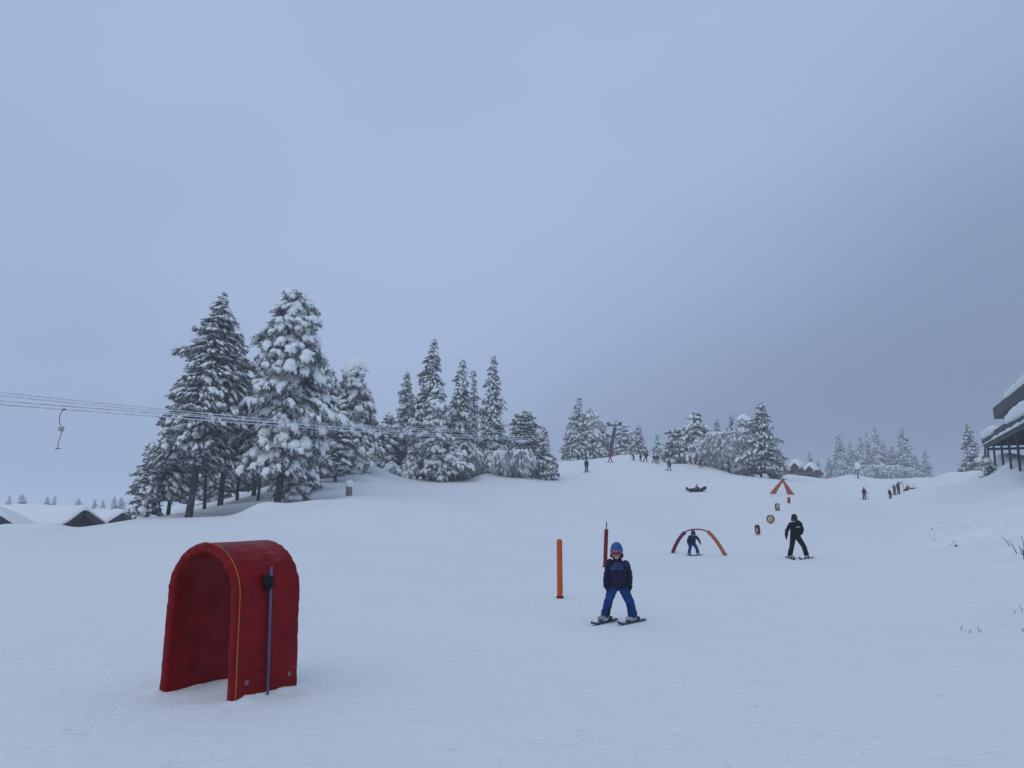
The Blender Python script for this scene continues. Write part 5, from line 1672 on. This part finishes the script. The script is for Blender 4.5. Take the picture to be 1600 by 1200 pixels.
def make_ski(name_label, P, heading, L, W, m='ski_top', wm='ski_white', scale=1.0, pivot=.0):
    """P under the boot, heading = direction of the tip (world, radians; 0 = +x)"""
    hx, hy = math.cos(heading), math.sin(heading)
    a = Vector((P.x - hx * L * .45, P.y - hy * L * .45, 0)); b = Vector((P.x + hx * L * .5, P.y + hy * L * .5, 0))
    slope = math.atan2(ground(b.x, b.y) - ground(a.x, a.y), L * .95)
    t = thing('ski', name_label, 'ski', (P.x, P.y, P.z))
    t.rotation_euler = Euler((0, -slope, heading), 'XYZ')
    n = 34
    bm = bmesh.new(); top = bmesh.new()
    rows = []
    for i in range(n + 1):
        f = i / n; x = -L * .46 + L * f
        tip = max(0, (f - .86) / .14); tail = max(0, (.05 - f) / .05)
        w = W / 2 * (1 + .28 * (abs(2 * f - 1) ** 2.5)) * math.sqrt(max(.04, 1 - tip ** 3)) * math.sqrt(max(.35, 1 - tail ** 2))
        z = .004 + L * .055 * tip ** 1.7 + L * .012 * tail ** 1.5
        th = .012 + .008 * (1 - abs(2 * f - 1))
        rows.append((x, w, z, th))
    V = [[bm.verts.new(p) for p in ((x, -w, z), (x, w, z), (x, w * .9, z + th), (x, -w * .9, z + th))] for x, w, z, th in rows]
    for i in range(n):
        for j in range(4): bm.faces.new((V[i][j], V[i][(j + 1) % 4], V[i + 1][(j + 1) % 4], V[i + 1][j]))
    bm.faces.new(V[0][::-1]); bm.faces.new(V[-1])
    bo = bm_obj('ski_body', bm, M[m], t)
    for f0, f1 in ((.60, .86), (.06, .30)):
        rr = [r for i, r in enumerate(rows) if f0 <= i / n <= f1]
        Vt = [(top.verts.new((x, -w * .78, z + th + .0025)), top.verts.new((x, w * .78, z + th + .0025))) for x, w, z, th in rr]
        for i in range(len(Vt) - 1): top.faces.new((Vt[i][0], Vt[i + 1][0], Vt[i + 1][1], Vt[i][1]))
    bmesh.ops.solidify(top, geom=top.faces[:], thickness=.002)
    bm_obj('top_sheet', top, M[wm], bo)
    bd = bmesh.new(); add_box(bd, (.16 * scale, 0, .04 * scale), (.07 * scale, .065 * scale, .05 * scale)); bmesh.ops.bevel(bd, geom=bd.edges[:], offset=.008, segments=2, affect='EDGES'); bm_obj('binding', bd, M['darksteel'], t)
    bd = bmesh.new(); add_box(bd, (-.17 * scale, 0, .05 * scale), (.09 * scale, .06 * scale, .07 * scale)); bmesh.ops.bevel(bd, geom=bd.edges[:], offset=.008, segments=2, affect='EDGES'); bm_obj('binding', bd, M['darksteel'], t)
    return t


def person(label, P, J, s, mats, head='helmet', voxel=.011, bulk=1.0, detail=True, group=None, face_dir=(0, -1, 0), paint=None, goggle=True, boots=True, gloves=True, headk=1.0):
    """J: joints in metres in a frame at P (x right, y away, z up). s: body scale (1 = 1.75 m adult)."""
    t = thing('person', label, 'person', P, 0, group)
    j = {k: Vector(v) for k, v in J.items()}
    H, fd = j['head'], Vector(face_dir).normalized()
    hr = Vector((.078, .098, .118)) * s * headk
    yaw = math.atan2(fd.x, -fd.y); tilt = math.asin(max(-1, min(1, -fd.z)))
    Rh = (Matrix.Rotation(yaw, 3, 'Z') @ Matrix.Rotation(tilt, 3, 'X'))
    loc = lambda x, y, z: H + Rh @ Vector((x * hr.x, y * hr.y, z * hr.z))
    neck = j.get('neck', (j['shL'] + j['shR']) / 2 + Vector((0, 0, .03 * s)))
    pel = j['pel']
    chest = (j['shL'] + j['shR']) / 2
    # ---- the body: one skin from head to toes
    bm = bmesh.new()
    add_ell(bm, H, hr, 18, Rh)
    add_ell(bm, loc(0, -.28, -.48), (hr.x * .66, hr.y * .66, hr.z * .58), 14, Rh)          # jaw
    add_ell(bm, loc(0, -.82, -.78), (hr.x * .26, hr.y * .2, hr.z * .17), 10, Rh)          # chin
    add_cap(bm, loc(0, -.95, .08), loc(0, -1.16, -.26), .010 * s, .015 * s, 8)             # nose
    add_ell(bm, loc(0, -.93, -.50), (hr.x * .33, hr.y * .12, hr.z * .055), 10, Rh)        # lips
    for q in (-1, 1):
        add_ell(bm, loc(q * 1.0, .05, -.12), (.012 * s, .022 * s, .032 * s), 10, Rh)       # ears
        add_ell(bm, loc(q * .42, -.80, .16), (hr.x * .3, hr.y * .18, hr.z * .1), 10, Rh)   # brow
        add_ell(bm, loc(q * .52, -.62, -.28), (hr.x * .3, hr.y * .28, hr.z * .2), 10, Rh)  # cheek
    add_cap(bm, neck - Vector((0, 0, .04 * s)), loc(0, .15, -.6), .056 * s, .05 * s, 12)
    for q in (-1, 1):
        sh = j['shL'] if q < 0 else j['shR']
        add_cap(bm, chest, sh, .07 * s, .05 * s)
        hp = pel + Vector((q * .075 * s, 0, 0))
        add_cap(bm, chest + (sh - chest) * .35 - Vector((0, 0, .05 * s)), hp, .085 * s, .085 * s)
        el, wr = (j['elL'], j['wrL']) if q < 0 else (j['elR'], j['wrR'])
        add_cap(bm, sh, el, .046 * s, .036 * s); add_cap(bm, el, wr, .036 * s, .024 * s)
        kn, an = (j['knL'], j['anL']) if q < 0 else (j['knR'], j['anR'])
        add_cap(bm, hp, kn, .075 * s, .05 * s); add_cap(bm, kn, an, .05 * s, .034 * s)
        ft = j.get('toeL' if q < 0 else 'toeR', an + Vector((0, -.15 * s, -.06 * s)))
        add_cap(bm, an - Vector((0, 0, .045 * s)), ft, .034 * s, .028 * s)
        hd = (j['haL'] if q < 0 else j['haR']) - wr
        thumb = Vector((0, -1, 0)) if abs(hd.normalized().y) < .8 else Vector((-q, 0, 0))
        hand_prims(bm, wr, hd, thumb, Vector((-q, 0, 0)), s * .9, 1.0)
    merge('body', bm, M['skin'], voxel * .75 if detail else voxel, t, 3)
    # ---- trousers
    B = bulk
    bm = bmesh.new()
    add_loft(bm, [(pel + Vector((0, 0, -.11 * s)), .13 * s * B, .115 * s * B), (pel + Vector((0, 0, 0)), .165 * s * B, .125 * s * B), (pel.lerp(chest, .3), .15 * s * B, .115 * s * B)], 16)
    for q in (-1, 1):
        kn, an = (j['knL'], j['anL']) if q < 0 else (j['knR'], j['anR'])
        hp = pel + Vector((q * .085 * s, 0, -.02 * s))
        add_cap(bm, hp, kn, .105 * s * B, .083 * s * B); add_cap(bm, kn, an + (kn - an) * .12, .083 * s * B, .082 * s * B)
        add_cap(bm, an + (kn - an) * .30, an + (kn - an) * .10, .085 * s * B, .092 * s * B)
    merge('trousers', bm, [M[mats['pants']], M['black']], voxel, t, 4, .011 * s, 9 / s, 5, paint=(paint or {}).get('pants'))
    # ---- jacket
    bm = bmesh.new()
    up = (chest - pel)
    hem = pel + up * -.02 + Vector((0, 0, -.055 * s))
    sw = (j['shR'] - j['shL']).length / 2
    add_loft(bm, [(hem, .185 * s * B, .145 * s * B), (pel + up * .12, .178 * s * B, .14 * s * B), (pel + up * .45, .172 * s * B, .135 * s * B), (pel + up * .78, max(sw * .90, .165 * s * B), .135 * s * B),
                  (pel + up * .95, sw * .80, .115 * s * B), (chest + Vector((0, 0, .045 * s)), sw * .55, .085 * s * B), (neck + Vector((0, 0, .05 * s)), .068 * s * B, .068 * s * B)], 20)
    for q in (-1, 1):
        sh, el, wr = (j['shL'], j['elL'], j['wrL']) if q < 0 else (j['shR'], j['elR'], j['wrR'])
        add_cap(bm, sh, el, .078 * s * B, .064 * s * B); add_cap(bm, el, wr, .064 * s * B, .05 * s * B)
    if head in ('helmet', 'beanie', 'helmet_small'):
        hb = j.get('hood', neck + Vector((0, .07 * s, .02 * s))); add_ell(bm, hb, (.10 * s * B, .06 * s * B, .055 * s * B) if 'hood' not in j else (.15 * s, .10 * s, .095 * s), 12)   # hood lying on the back
        add_cap(bm, neck - Vector((0, 0, .02 * s)), neck + (H - neck) * .5, .078 * s, .068 * s * headk)                      # collar
    if head == 'hood':
        add_ell(bm, H + Rh @ Vector((0, .02 * s, .01 * s)), hr * 1.22, 16, Rh); add_cap(bm, neck, H, .08 * s, .09 * s)
    pj = (paint or {}).get('jacket')
    merge('jacket', bm, [M[mats['jacket']], M[mats.get('yoke', mats['jacket'])], M[mats.get('patch', mats['jacket'])]], voxel, t, 9 if detail else 4, .012 * s, 8 / s, 11, paint=pj)
    # ---- head gear
    if head == 'helmet':
        r2 = Vector((hr.x * 1.30, hr.y * 1.24, hr.z * 1.16)); c = loc(0, .06, .12)
        bm = bmesh.new()
        lo = lambda a: (.10 if abs(a) < 1.0 else .10 - .85 * min(1, (abs(a) - 1.0) / .35) + (.35 * max(0, (abs(a) - 2.0) / 1.1)))
        ell_patch(bm, c, r2, -math.pi, math.pi, lo, math.pi / 2 - .001, .014 * s, 44, 14, Rh)
        hm = bm_obj('helmet', bm, M[mats['helmet']], t, True)
        for q in (-1, 1):
            bm = bmesh.new(); add_ell(bm, c + Rh @ Vector((q * r2.x * .93, -.02 * s, -r2.z * .58)), (.018 * s, .045 * s, .05 * s), 12, Rh); bm_obj('ear_pad', bm, M['black'], hm, True)
        bm = bmesh.new()
        for q in (-.4, 0, .4):
            add_cap(bm, c + Rh @ Vector((q * r2.x * .8, -r2.y * .30, r2.z * .90)), c + Rh @ Vector((q * r2.x * .8, r2.y * .25, r2.z * .93)), .006 * s, .006 * s, 6)
        bm_obj('vent', bm, M['black'], hm, True)
        bm = bmesh.new(); add_tube(bm, [c + Rh @ Vector((q * r2.x * .9, -.01 * s, -r2.z * .7)) if abs(q) > .6 else loc(q * .5, -.35, -1.02) for q in (-1, -.5, 0, .5, 1)], .007 * s, 6); bm_obj('chin_strap', bm, M['black'], hm, True)
    elif head == 'beanie':
        bm = bmesh.new(); c = loc(0, .06, .14)
        ell_patch(bm, c, Vector((hr.x * 1.16, hr.y * 1.14, hr.z * 1.12)), -math.pi, math.pi, lambda a: -.02 if abs(a) < 1.2 else -.35, math.pi / 2 - .001, .012 * s, 30, 10, Rh)
        add_ell(bm, c + Rh @ Vector((0, 0, hr.z * 1.12)), (.022 * s, .022 * s, .02 * s), 10)
        bm_obj('beanie', bm, M[mats['helmet']], t, True)
    if goggle and head != 'hood':
        r3 = Vector((hr.x * 1.22, hr.y * 1.26, hr.z * 1.1))
        c = loc(0, .0, .04)
        bm = bmesh.new(); ell_patch(bm, c, r3, -1.0, 1.0, -.38, .26, .02 * s, 20, 6, Rh); g = bm_obj('goggles', bm, M[mats.get('frame', 'black')], t, True)
        bm = bmesh.new(); ell_patch(bm, c, r3 * 1.025, -.86, .86, -.30, .17, .008 * s, 18, 6, Rh); bm_obj('lens', bm, M[mats.get('lens', 'lens_dark')], g, True)
        bm = bmesh.new(); ell_patch(bm, c, Vector((hr.x * 1.36, hr.y * 1.30, hr.z * 1.18)), 1.0, 2 * math.pi - 1.0, -.10, .12, .006 * s, 30, 3, Rh); bm_obj('strap', bm, M[mats.get('frame', 'black')], g, True)
    elif head == 'hood' or not goggle:
        for q in (-1, 1):
            bm = bmesh.new(); add_ell(bm, loc(q * .38, -.93, .02), (.011 * s, .006 * s, .007 * s), 8, Rh); bm_obj('eye', bm, M['black'], t, True)
    # ---- gloves and boots
    for q in (-1, 1):
        wr, ha = (j['wrL'], j['haL']) if q < 0 else (j['wrR'], j['haR'])
        el = j['elL'] if q < 0 else j['elR']
        if gloves:
            bm = bmesh.new(); hd = ha - wr
            thumb = Vector((0, -1, 0)) if abs(hd.normalized().y) < .8 else Vector((-q, 0, 0))
            hand_prims(bm, wr, hd, thumb, Vector((-q, 0, 0)), s * 1.0, 1.5 if detail else 1.7)
            add_cap(bm, wr + (el - wr).normalized() * .05 * s, wr + hd.normalized() * .02 * s, .046 * s * B, .036 * s * B)
            merge('glove', bm, M[mats.get('glove', 'black')], voxel * .62, t, 2)
        if boots:
            kn, an = (j['knL'], j['anL']) if q < 0 else (j['knR'], j['anR'])
            toe = j.get('toeL' if q < 0 else 'toeR', an + Vector((0, -.16 * s, -.07 * s)))
            fdv = Vector((toe.x - an.x, toe.y - an.y, 0)).normalized(); zb = toe.z - .02 * s
            bm = bmesh.new()
            heel = Vector((an.x, an.y, 0)) - fdv * .07 * s; tip = Vector((an.x, an.y, 0)) + fdv * .19 * s
            zb0 = an.z - .105 * s
            add_cap(bm, an + (kn - an).normalized() * .15 * s, an - Vector((0, 0, .02 * s)), .062 * s, .056 * s)
            add_cap(bm, Vector((heel.x, heel.y, zb0 + .055 * s)), Vector((tip.x, tip.y, zb0 + .045 * s)), .054 * s, .044 * s)
            Rf = Matrix.Rotation(math.atan2(fdv.y, fdv.x), 3, 'Z')
            add_box(bm, ((heel + tip) / 2) + Vector((0, 0, zb0 + .02 * s)), (.30 * s, .072 * s, .036 * s), Rf)
            mb = mats.get('boot', 'boot_dark')
            bt = merge('boot', bm, [M[mb], M['boot_dark']], voxel * .7, t, 2, paint=(lambda c_, n_, a_=an.copy(), f_=fdv, z_=zb0: 1 if ((c_ - a_).dot(f_) < -.005 * s and c_.z > z_ + .05 * s) or (z_ + .085 * s < c_.z < z_ + .115 * s) else 0) if mb == 'boot' else None)
            if detail:
                for hh in (.07, .13, .19):
                    bm = bmesh.new(); c_ = Vector((an.x, an.y, zb0 + hh * s)) + fdv * (.062 if hh > .1 else .09) * s
                    add_box(bm, c_, (.014 * s, .085 * s, .016 * s), Rf); bm_obj('buckle', bm, M['steel' if hh != .13 else 'boot_dark'], bt)
    return t


def skis_for(name, P, J, L, W, hL, hR, who, s=1.0, wm='ski_white'):
    for side, h in (('L', hL), ('R', hR)):
        a = Vector(J['an' + side]); x, y = P.x + a.x, P.y + a.y
        make_ski(('ski at the left of the picture under ' if side == 'L' else 'ski at the right of the picture under ') + who, Vector((x, y, ground(x, y) + .004)), h, L, W, scale=s, wm=wm)


# the near child, knees apart in a wedge
P = hit(967, 973)
k = P.y / F
sc = (at(967, 847, P.y).z - P.z) / 1.2
J = dict(head=(-.015, -.03, 1.062), neck=(.0, 0, .955), shL=(-.118, .0, .885), shR=(.125, .01, .865), pel=(.0, .03, .555), elL=(-.170, .03, .69), wrL=(-.185, -.02, .545), haL=(-.175, -.03, .48), elR=(.185, .06, .69),
         wrR=(.175, -.01, .52), haR=(.165, -.03, .45), knL=(-.155, -.08, .345), anL=(-.205, .0, .125), knR=(.165, -.07, .315), anR=(.215, .02, .115), toeL=(-.30, -.10, .05), toeR=(.12, -.08, .04))
J = {q: Vector(v) * sc for q, v in J.items()}
for q in ('anL', 'anR', 'toeL', 'toeR', 'knL', 'knR'):
    J[q].z += (ground(P.x + J[q].x, P.y + J[q].y) - P.z) * (1 if q[:2] != 'kn' else .5)


def pj(c, n):
    f = n.y < .25
    if c.z > .80 * sc and abs(c.x) < .085 * sc and c.z < .90 * sc and f: return 1
    if .785 * sc < c.z <= .825 * sc and f and (-.115 * sc < c.x < -.045 * sc or .0 < c.x < .085 * sc): return 2
    if c.z > .84 * sc and .10 * sc < c.x < .16 * sc: return 1
    return 0


def pp(c, n):
    return 1 if (c.z < .245 * sc and -.19 * sc < c.x < -.1 * sc and n.x > .1) else 0


S1 = .76 * sc
person('child skier in dark jacket, bright blue trousers and blue helmet with red goggles', P, J, S1, dict(jacket='navy', yoke='yoke', patch='patch', pants='bluepants', helmet='helmet_blue', lens='lens', frame='frame', boot='boot'),
       bulk=1.0, voxel=.0085, headk=1.24, face_dir=(-.22, -1, -.16), paint={'jacket': pj, 'pants': pp})
hd = math.atan2(-.55, -.46)
skis_for('a', P, J, .76 * sc, .078, hd + .06, hd, 'the nearest child', .85)

# the small child under the arch
P = hit(1083, 868)
sc = (at(1083, 828, P.y).z - P.z) / 1.0
J = dict(head=(.012, -.09, .872), neck=(.01, -.03, .765), shL=(-.115, -.02, .735), shR=(.135, -.02, .735), pel=(.0, .07, .47), elL=(-.185, .0, .58), wrL=(-.19, -.05, .46), haL=(-.185, -.06, .40), elR=(.235, -.02, .63),
         wrR=(.285, -.05, .50), haR=(.30, -.06, .44), knL=(-.125, -.07, .30), anL=(-.155, .0, .12), knR=(.135, -.07, .30), anR=(.19, .0, .12), toeL=(-.11, -.13, .05), toeR=(.10, -.12, .05))
J = {q: Vector(v) * sc for q, v in J.items()}
person('small child in dark jacket and blue trousers skiing crouched under the foam arch', P, J, .68 * sc, dict(jacket='navy', pants='bluepants', helmet='helmet_dark', boot='boot'), bulk=1.06, voxel=.011, headk=1.28, face_dir=(-.1, -1, -.3))
skis_for('b', P, J, .72 * sc, .08, math.atan2(-.7, -.01), math.atan2(-.55, -.44), 'the small child below the arch', .75)

# the adult, bent forward, snowploughing
P = hit(1247, 873)
sc = (at(1245, 803, P.y).z - P.z) / 1.57
J = dict(head=(-.125, -.20, 1.42), neck=(-.08, -.10, 1.29), hood=(.03, .02, 1.27), shL=(-.20, -.04, 1.215), shR=(.135, -.02, 1.22), pel=(-.01, .12, .78), elL=(-.345, -.02, 1.0), wrL=(-.41, -.10, .80), haL=(-.43, -.13, .72), elR=(.235, .08, 1.01),
         wrR=(.165, .02, .87), haR=(.12, -.04, .83), knL=(-.20, -.03, .45), anL=(-.265, .06, .13), knR=(.225, -.02, .43), anR=(.335, .06, .13), toeL=(-.20, -.11, .04), toeR=(.26, -.10, .04))
J = {q: Vector(v) * sc for q, v in J.items()}
M['adult_black'] = mat('black shell jacket', (.004, .005, .012), .65, var=.2, bump=.5, bscale=30, spec=.15)
ad = person('adult skier all in black bending forward beside the row of course markers', P, J, .93 * sc, dict(jacket='adult_black', pants='adult_black', helmet='black', boot='boot', lens='lens_dark', glove='black'), bulk=1.04, voxel=.014, headk=1.12, face_dir=(-.35, -1, -.55))
bm = bmesh.new(); add_box(bm, (.0 * sc, -.175, 1.115 * sc), (.15, .006, .028), Matrix.Rotation(-.12, 3, 'Y')); bm_obj('chest_print', bm, M['pale'], ad)
skis_for('c', P, J, 1.5 * sc, .085, math.atan2(-1.42, -.22), math.atan2(-1.15, -.92), 'the adult in black', 1.0)


# ------------------------------------------------------------------ distant figures
def small(px, pyb, pyt, label, pose, mats, head='helmet', depth=None, ski=None, gog=True, face=(0, -1, 0), width=1.0, group=None):
    if depth is None: P = hit(px, pyb)
    else:
        u, _ = ray(px, pyb); P = Vector((u * depth, depth, at(px, pyb, depth).z))
    Hh = at(px, pyt, P.y).z - P.z
    top = max(v[2] for kk, v in pose.items()) + .13
    sc = Hh / top
    s = sc * (1.0 if 'kid' not in mats else 1.15)
    J = {q: Vector((v[0] * width, v[1], v[2])) * sc for q, v in pose.items()}
    t = person(label, P, J, s, mats, head, voxel=.026 * max(.7, sc), detail=False, face_dir=face, goggle=gog, bulk=1.05)
    if ski:
        for side, a in zip(('L', 'R'), ski):
            p_ = J['an' + side]; x, y = P.x + p_.x, P.y + p_.y
            make_ski(('left ski of the ' if side == 'L' else 'right ski of the ') + mats['who'], Vector((x, y, ground(x, y) + .01)), a, 1.35 * sc, .10, scale=sc)
    return t


STAND = dict(head=(0, -.02, 1.62), shL=(-.19, 0, 1.40), shR=(.19, 0, 1.40), pel=(0, .02, .93), elL=(-.26, .02, 1.13), wrL=(-.26, -.06, .90), haL=(-.26, -.08, .82), elR=(.26, .02, 1.13), wrR=(.26, -.06, .90), haR=(.26, -.08, .82), knL=(-.13, -.03, .50), anL=(-.16, .02, .12), knR=(.13, -.03, .50), anR=(.16, .02, .12))
WIDE = dict(STAND, knL=(-.20, -.04, .50), anL=(-.29, .03, .12), knR=(.20, -.04, .50), anR=(.29, .03, .12), elL=(-.33, .0, 1.16), wrL=(-.38, -.10, .98), haL=(-.40, -.13, .92), elR=(.33, .0, 1.16), wrR=(.38, -.1, .98), haR=(.40, -.13, .92))
LEAN = dict(STAND, head=(-.10, -.1, 1.50), shL=(-.24, -.05, 1.29), shR=(.12, -.03, 1.31), pel=(.05, .05, .85), knL=(-.22, -.05, .50), anL=(-.34, .03, .12), knR=(.14, -.03, .48), anR=(.18, .02, .12), elL=(-.34, -.05, 1.08), wrL=(-.40, -.12, .9), haL=(-.42, -.14, .84))
BEND = dict(STAND, head=(-.32, -.1, 1.22), shL=(-.30, -.05, 1.12), shR=(.02, -.03, 1.18), pel=(.10, .05, .78), elL=(-.38, -.05, .92), wrL=(-.42, -.12, .72), haL=(-.42, -.14, .64), elR=(-.02, .0, .92), wrR=(-.10, -.1, .72), haR=(-.12, -.12, .65))
ARMUP = dict(STAND, elR=(.34, .0, 1.42), wrR=(.36, -.05, 1.62), haR=(.36, -.06, 1.72), elL=(-.27, 0, 1.14), head=(.02, -.02, 1.60))
SIT = dict(head=(.02, -.02, .84), shL=(-.17, 0, .64), shR=(.18, 0, .64), pel=(0, .05, .16), elL=(-.28, .05, .42), wrL=(-.34, -.02, .22), haL=(-.36, -.04, .15), elR=(.28, .1, .42), wrR=(.32, .1, .2), haR=(.34, .1, .14), knL=(-.35, -.10, .34), anL=(-.62, -.12, .13), knR=(-.05, -.30, .34), anR=(-.30, -.42, .13), toeL=(-.75, -.14, .2), toeR=(-.42, -.5, .18))

cloth('cherry jacket', (.17, .012, .03)); cloth('charcoal jacket', (.012, .016, .022)); cloth('maroon coat', (.12, .022, .028)); cloth('dark navy suit', (.012, .02, .045)); cloth('dusty pink coat', (.26, .12, .13))
cloth('camouflage coat', (.07, .085, .08)); cloth('deep red coat', (.14, .02, .03)); cloth('slate coat', (.03, .035, .055)); cloth('pale hat', (.45, .42, .44)); cloth('plum trousers', (.035, .012, .03))
MK = lambda j_, p_, h='black', **kw: dict(jacket=j_, pants=p_, helmet=h, boot='boot_dark', lens='lens_dark', **kw)
small(916.5, 738, 716.5, 'skier in dark clothes standing alone on the upper slope below the crest spruces', STAND, MK('charcoal jacket', 'black', who='lone skier in dark clothes on the upper slope'), ski=(math.pi + .25, .25), width=.85)
small(953.5, 722.5, 707, 'skier in red suit with a pale hat standing at the foot of the lift mast', WIDE, MK('cherry jacket', 'cherry jacket', 'pale hat', who='red skier at the mast foot'), 'beanie', ski=(math.pi + .3, .2), gog=False)
small(990, 720, 709.5, 'person in black crouched at the left of the group before the conical crest spruce', BEND, MK('black', 'black'), 'beanie', gog=False, width=1.1)
small(1001, 721, 708.5, 'person in black standing in the middle of the group before the conical crest spruce', STAND, MK('black', 'black'), 'beanie', gog=False, width=.9)
small(1009, 722, 706.5, 'tallest person in black at the right of the group before the conical crest spruce', LEAN, MK('charcoal jacket', 'black'), 'beanie', gog=False, width=1.1)
small(1022.5, 724, 710.5, 'left child of the pair in dark clothes skiing over the crest', LEAN, MK('dark navy suit', 'black'), 'helmet', width=1.1)
small(1027.5, 725, 710.5, 'right child of the pair in dark clothes with a pale helmet skiing over the crest', WIDE, MK('dark navy suit', 'dark navy suit', 'pale hat'), 'helmet', width=.8)
small(1046, 735.5, 721, 'dark clad young skier coming down below the lone spire spruce', LEAN, MK('charcoal jacket', 'black', who='young skier below the spire spruce'), 'helmet', ski=(math.pi + .4, -.3), width=1.1)
small(1095, 731.5, 716, 'person in deep red coat among the trees of the right crest stand', WIDE, MK('deep red coat', 'maroon coat'), 'beanie', gog=False, width=.9)
small(1351, 780.5, 761, 'skier in maroon coat with poles standing alone on the flat below the far trees', STAND, MK('maroon coat', 'black', who='skier in maroon'), 'hood', ski=(math.pi - .2, .2), width=.95)
small(1391.5, 779, 765, 'kneeling child in black, leftmost of the group at the snowbank', BEND, MK('black', 'black'), 'hood', width=.75)
small(1398, 774, 756.5, 'child in camouflage coat with an arm out, second from the left of the group', dict(ARMUP, elL=(-.36, 0, 1.3), wrL=(-.50, -.05, 1.36), haL=(-.58, -.06, 1.4), elR=STAND['elR'], wrR=STAND['wrR'], haR=STAND['haR']), MK('camouflage coat', 'plum trousers'), 'beanie', gog=False, width=.8)
small(1404.5, 772.5, 751, 'adult in slate coat raising an arm with a pole, tallest of the group', ARMUP, MK('slate coat', 'black', 'slate coat'), 'hood', width=.85)
small(1418.5, 768, 757, 'child in dusty pink coat sitting in the snow at the right of the group', SIT, MK('dusty pink coat', 'plum trousers', 'dusty pink coat'), 'beanie', gog=False, width=.9)


def stick(px0, py0, px1, py1, label, depth, r=.02, m='black'):
    a, b = at(px0, py0, depth), at(px1, py1, depth)
    t = thing('ski_pole', label, 'ski pole', b)
    a = a - b
    bm = bmesh.new(); add_tube(bm, [a, (0, 0, -.03)], r, 6); bm_obj('shaft', bm, M[m], t, True)
    bm = bmesh.new(); add_tube(bm, [a, a + (a.normalized() * .12)], r * 1.8, 8); bm_obj('grip', bm, M['black'], t, True)
    bm = bmesh.new(); v = a.normalized(); add_tube(bm, [v * .06, v * .08], r * 2.6, 10); bm_obj('basket', bm, M['black'], t, True)


dg_ = hit(1410, 769).y
stick(1409.8, 754, 1413.5, 768, 'dark ski pole planted by the tall adult of the group', hit(1413.5, 768.5).y, .03)
d1 = hit(1351, 780.5).y
stick(1347.3, 770, 1347, 780.5, 'thin left ski pole of the maroon skier', d1 - .1, .016, 'slate coat')
stick(1355, 770, 1356.5, 780.5, 'thin right ski pole of the maroon skier', d1 - .1, .016, 'slate coat')
# boots and gear of the fallen child, snow shovel tossed beside
P = hit(1428, 765)
t = thing('snowboard', 'dark snowboard stuck in the snow right of the sitting child', 'snowboard', P, .2)
bm = bmesh.new(); add_loft(bm, [((-.42, 0, .05), .02, .10), ((-.3, 0, .08), .05, .14), ((0, 0, .12), .05, .14), ((.3, 0, .22), .05, .14), ((.45, 0, .34), .02, .08)], 14, 3)
bm.free()
bm = bmesh.new(); add_cap(bm, (-.40, 0, .12), (.42, 0, .10), .09, .12, 10); bm_obj('board', bm, M['black'], t, True)
bm = bmesh.new(); add_cap(bm, (.05, 0, .15), (.0, 0, .62), .03, .025, 8); bm_obj('handle', bm, M['steel'], t, True)
bm = bmesh.new(); add_cap(bm, (-.36, .0, .15), (-.6, .0, .32), .04, .03, 8); bm_obj('strap', bm, M['black'], t, True)
t['category'] = 'snow gear'; t.name = 'snow_gear'; t['label'] = 'dark snow gear with an upright handle lying right of the sitting child'

# long inflatable sled with its rider
P = hit(1087.5, 768.6); k = P.y / F
t = thing('sled', 'long dark inflatable sled sliding across the middle of the slope', 'sled', P)
bm = bmesh.new()
add_cap(bm, (-9 * k, -.16, .16), (8 * k, -.16, .14), .15, .17, 14); add_cap(bm, (-9 * k, .22, .18), (8 * k, .22, .16), .15, .17, 14)
add_cap(bm, (8 * k, -.16, .17), (14.2 * k, .0, .40), .17, .17, 12); add_cap(bm, (8 * k, .2, .17), (13.5 * k, .1, .36), .16, .16, 12)
add_cap(bm, (-9 * k, 0, .18), (8 * k, 0, .16), .14, .14, 12)
merge('hull', bm, M['black'], .035, t, 4, .02, 5, 2)
bm = bmesh.new(); add_tube(bm, [(8.5 * k, -.34, .2), (10.5 * k, -.30, .34), (13.5 * k, -.2, .34)], .035, 8); bm_obj('grab_handle', bm, M['maroon coat'], t, True)
J = dict(head=(.02, .0, .80), shL=(-.12, -.02, .60), shR=(.17, .02, .58), pel=(.12, .02, .26), elL=(-.22, -.16, .42), wrL=(-.42, -.2, .38), haL=(-.49, -.2, .37), elR=(.30, .1, .38), wrR=(.44, .05, .3), haR=(.50, .05, .28), knL=(-.38, -.08, .40), anL=(-.80, -.1, .34), knR=(-.34, .14, .38), anR=(-.78, .14, .32), toeL=(-.88, -.1, .46), toeR=(-.86, .14, .44))
J = {q: Vector((v[0] * 1.1, v[1], v[2])) for q, v in J.items()}
Hh = (at(1089, 756.5, P.y).z - P.z)
q_ = Hh / .93
J = {a: v * q_ for a, v in J.items()}
person('rider in black sitting on the long inflatable sled', Vector((P.x + .1, P.y, P.z)), J, .78 * q_, MK('black', 'black', 'helmet_dark'), 'helmet', voxel=.022, detail=False, face_dir=(-1, -.2, -.05))
P2 = Vector((P.x - 10.5 * k, P.y - .02, P.z))
t = thing('snow_boots', 'pair of dark boots poking up at the left front end of the inflatable sled', 'boots', P2)
for dy in (-.13, .13):
    bm = bmesh.new(); add_cap(bm, (.12, dy, .20), (-3.2 * k, dy, .24), .10, .11, 10); add_cap(bm, (-3.2 * k, dy, .22), (-3.4 * k, dy, .40), .11, .09, 10)
    merge('boot', bm, M['slate coat'] if dy < 0 else M['black'], .03, t, 3)
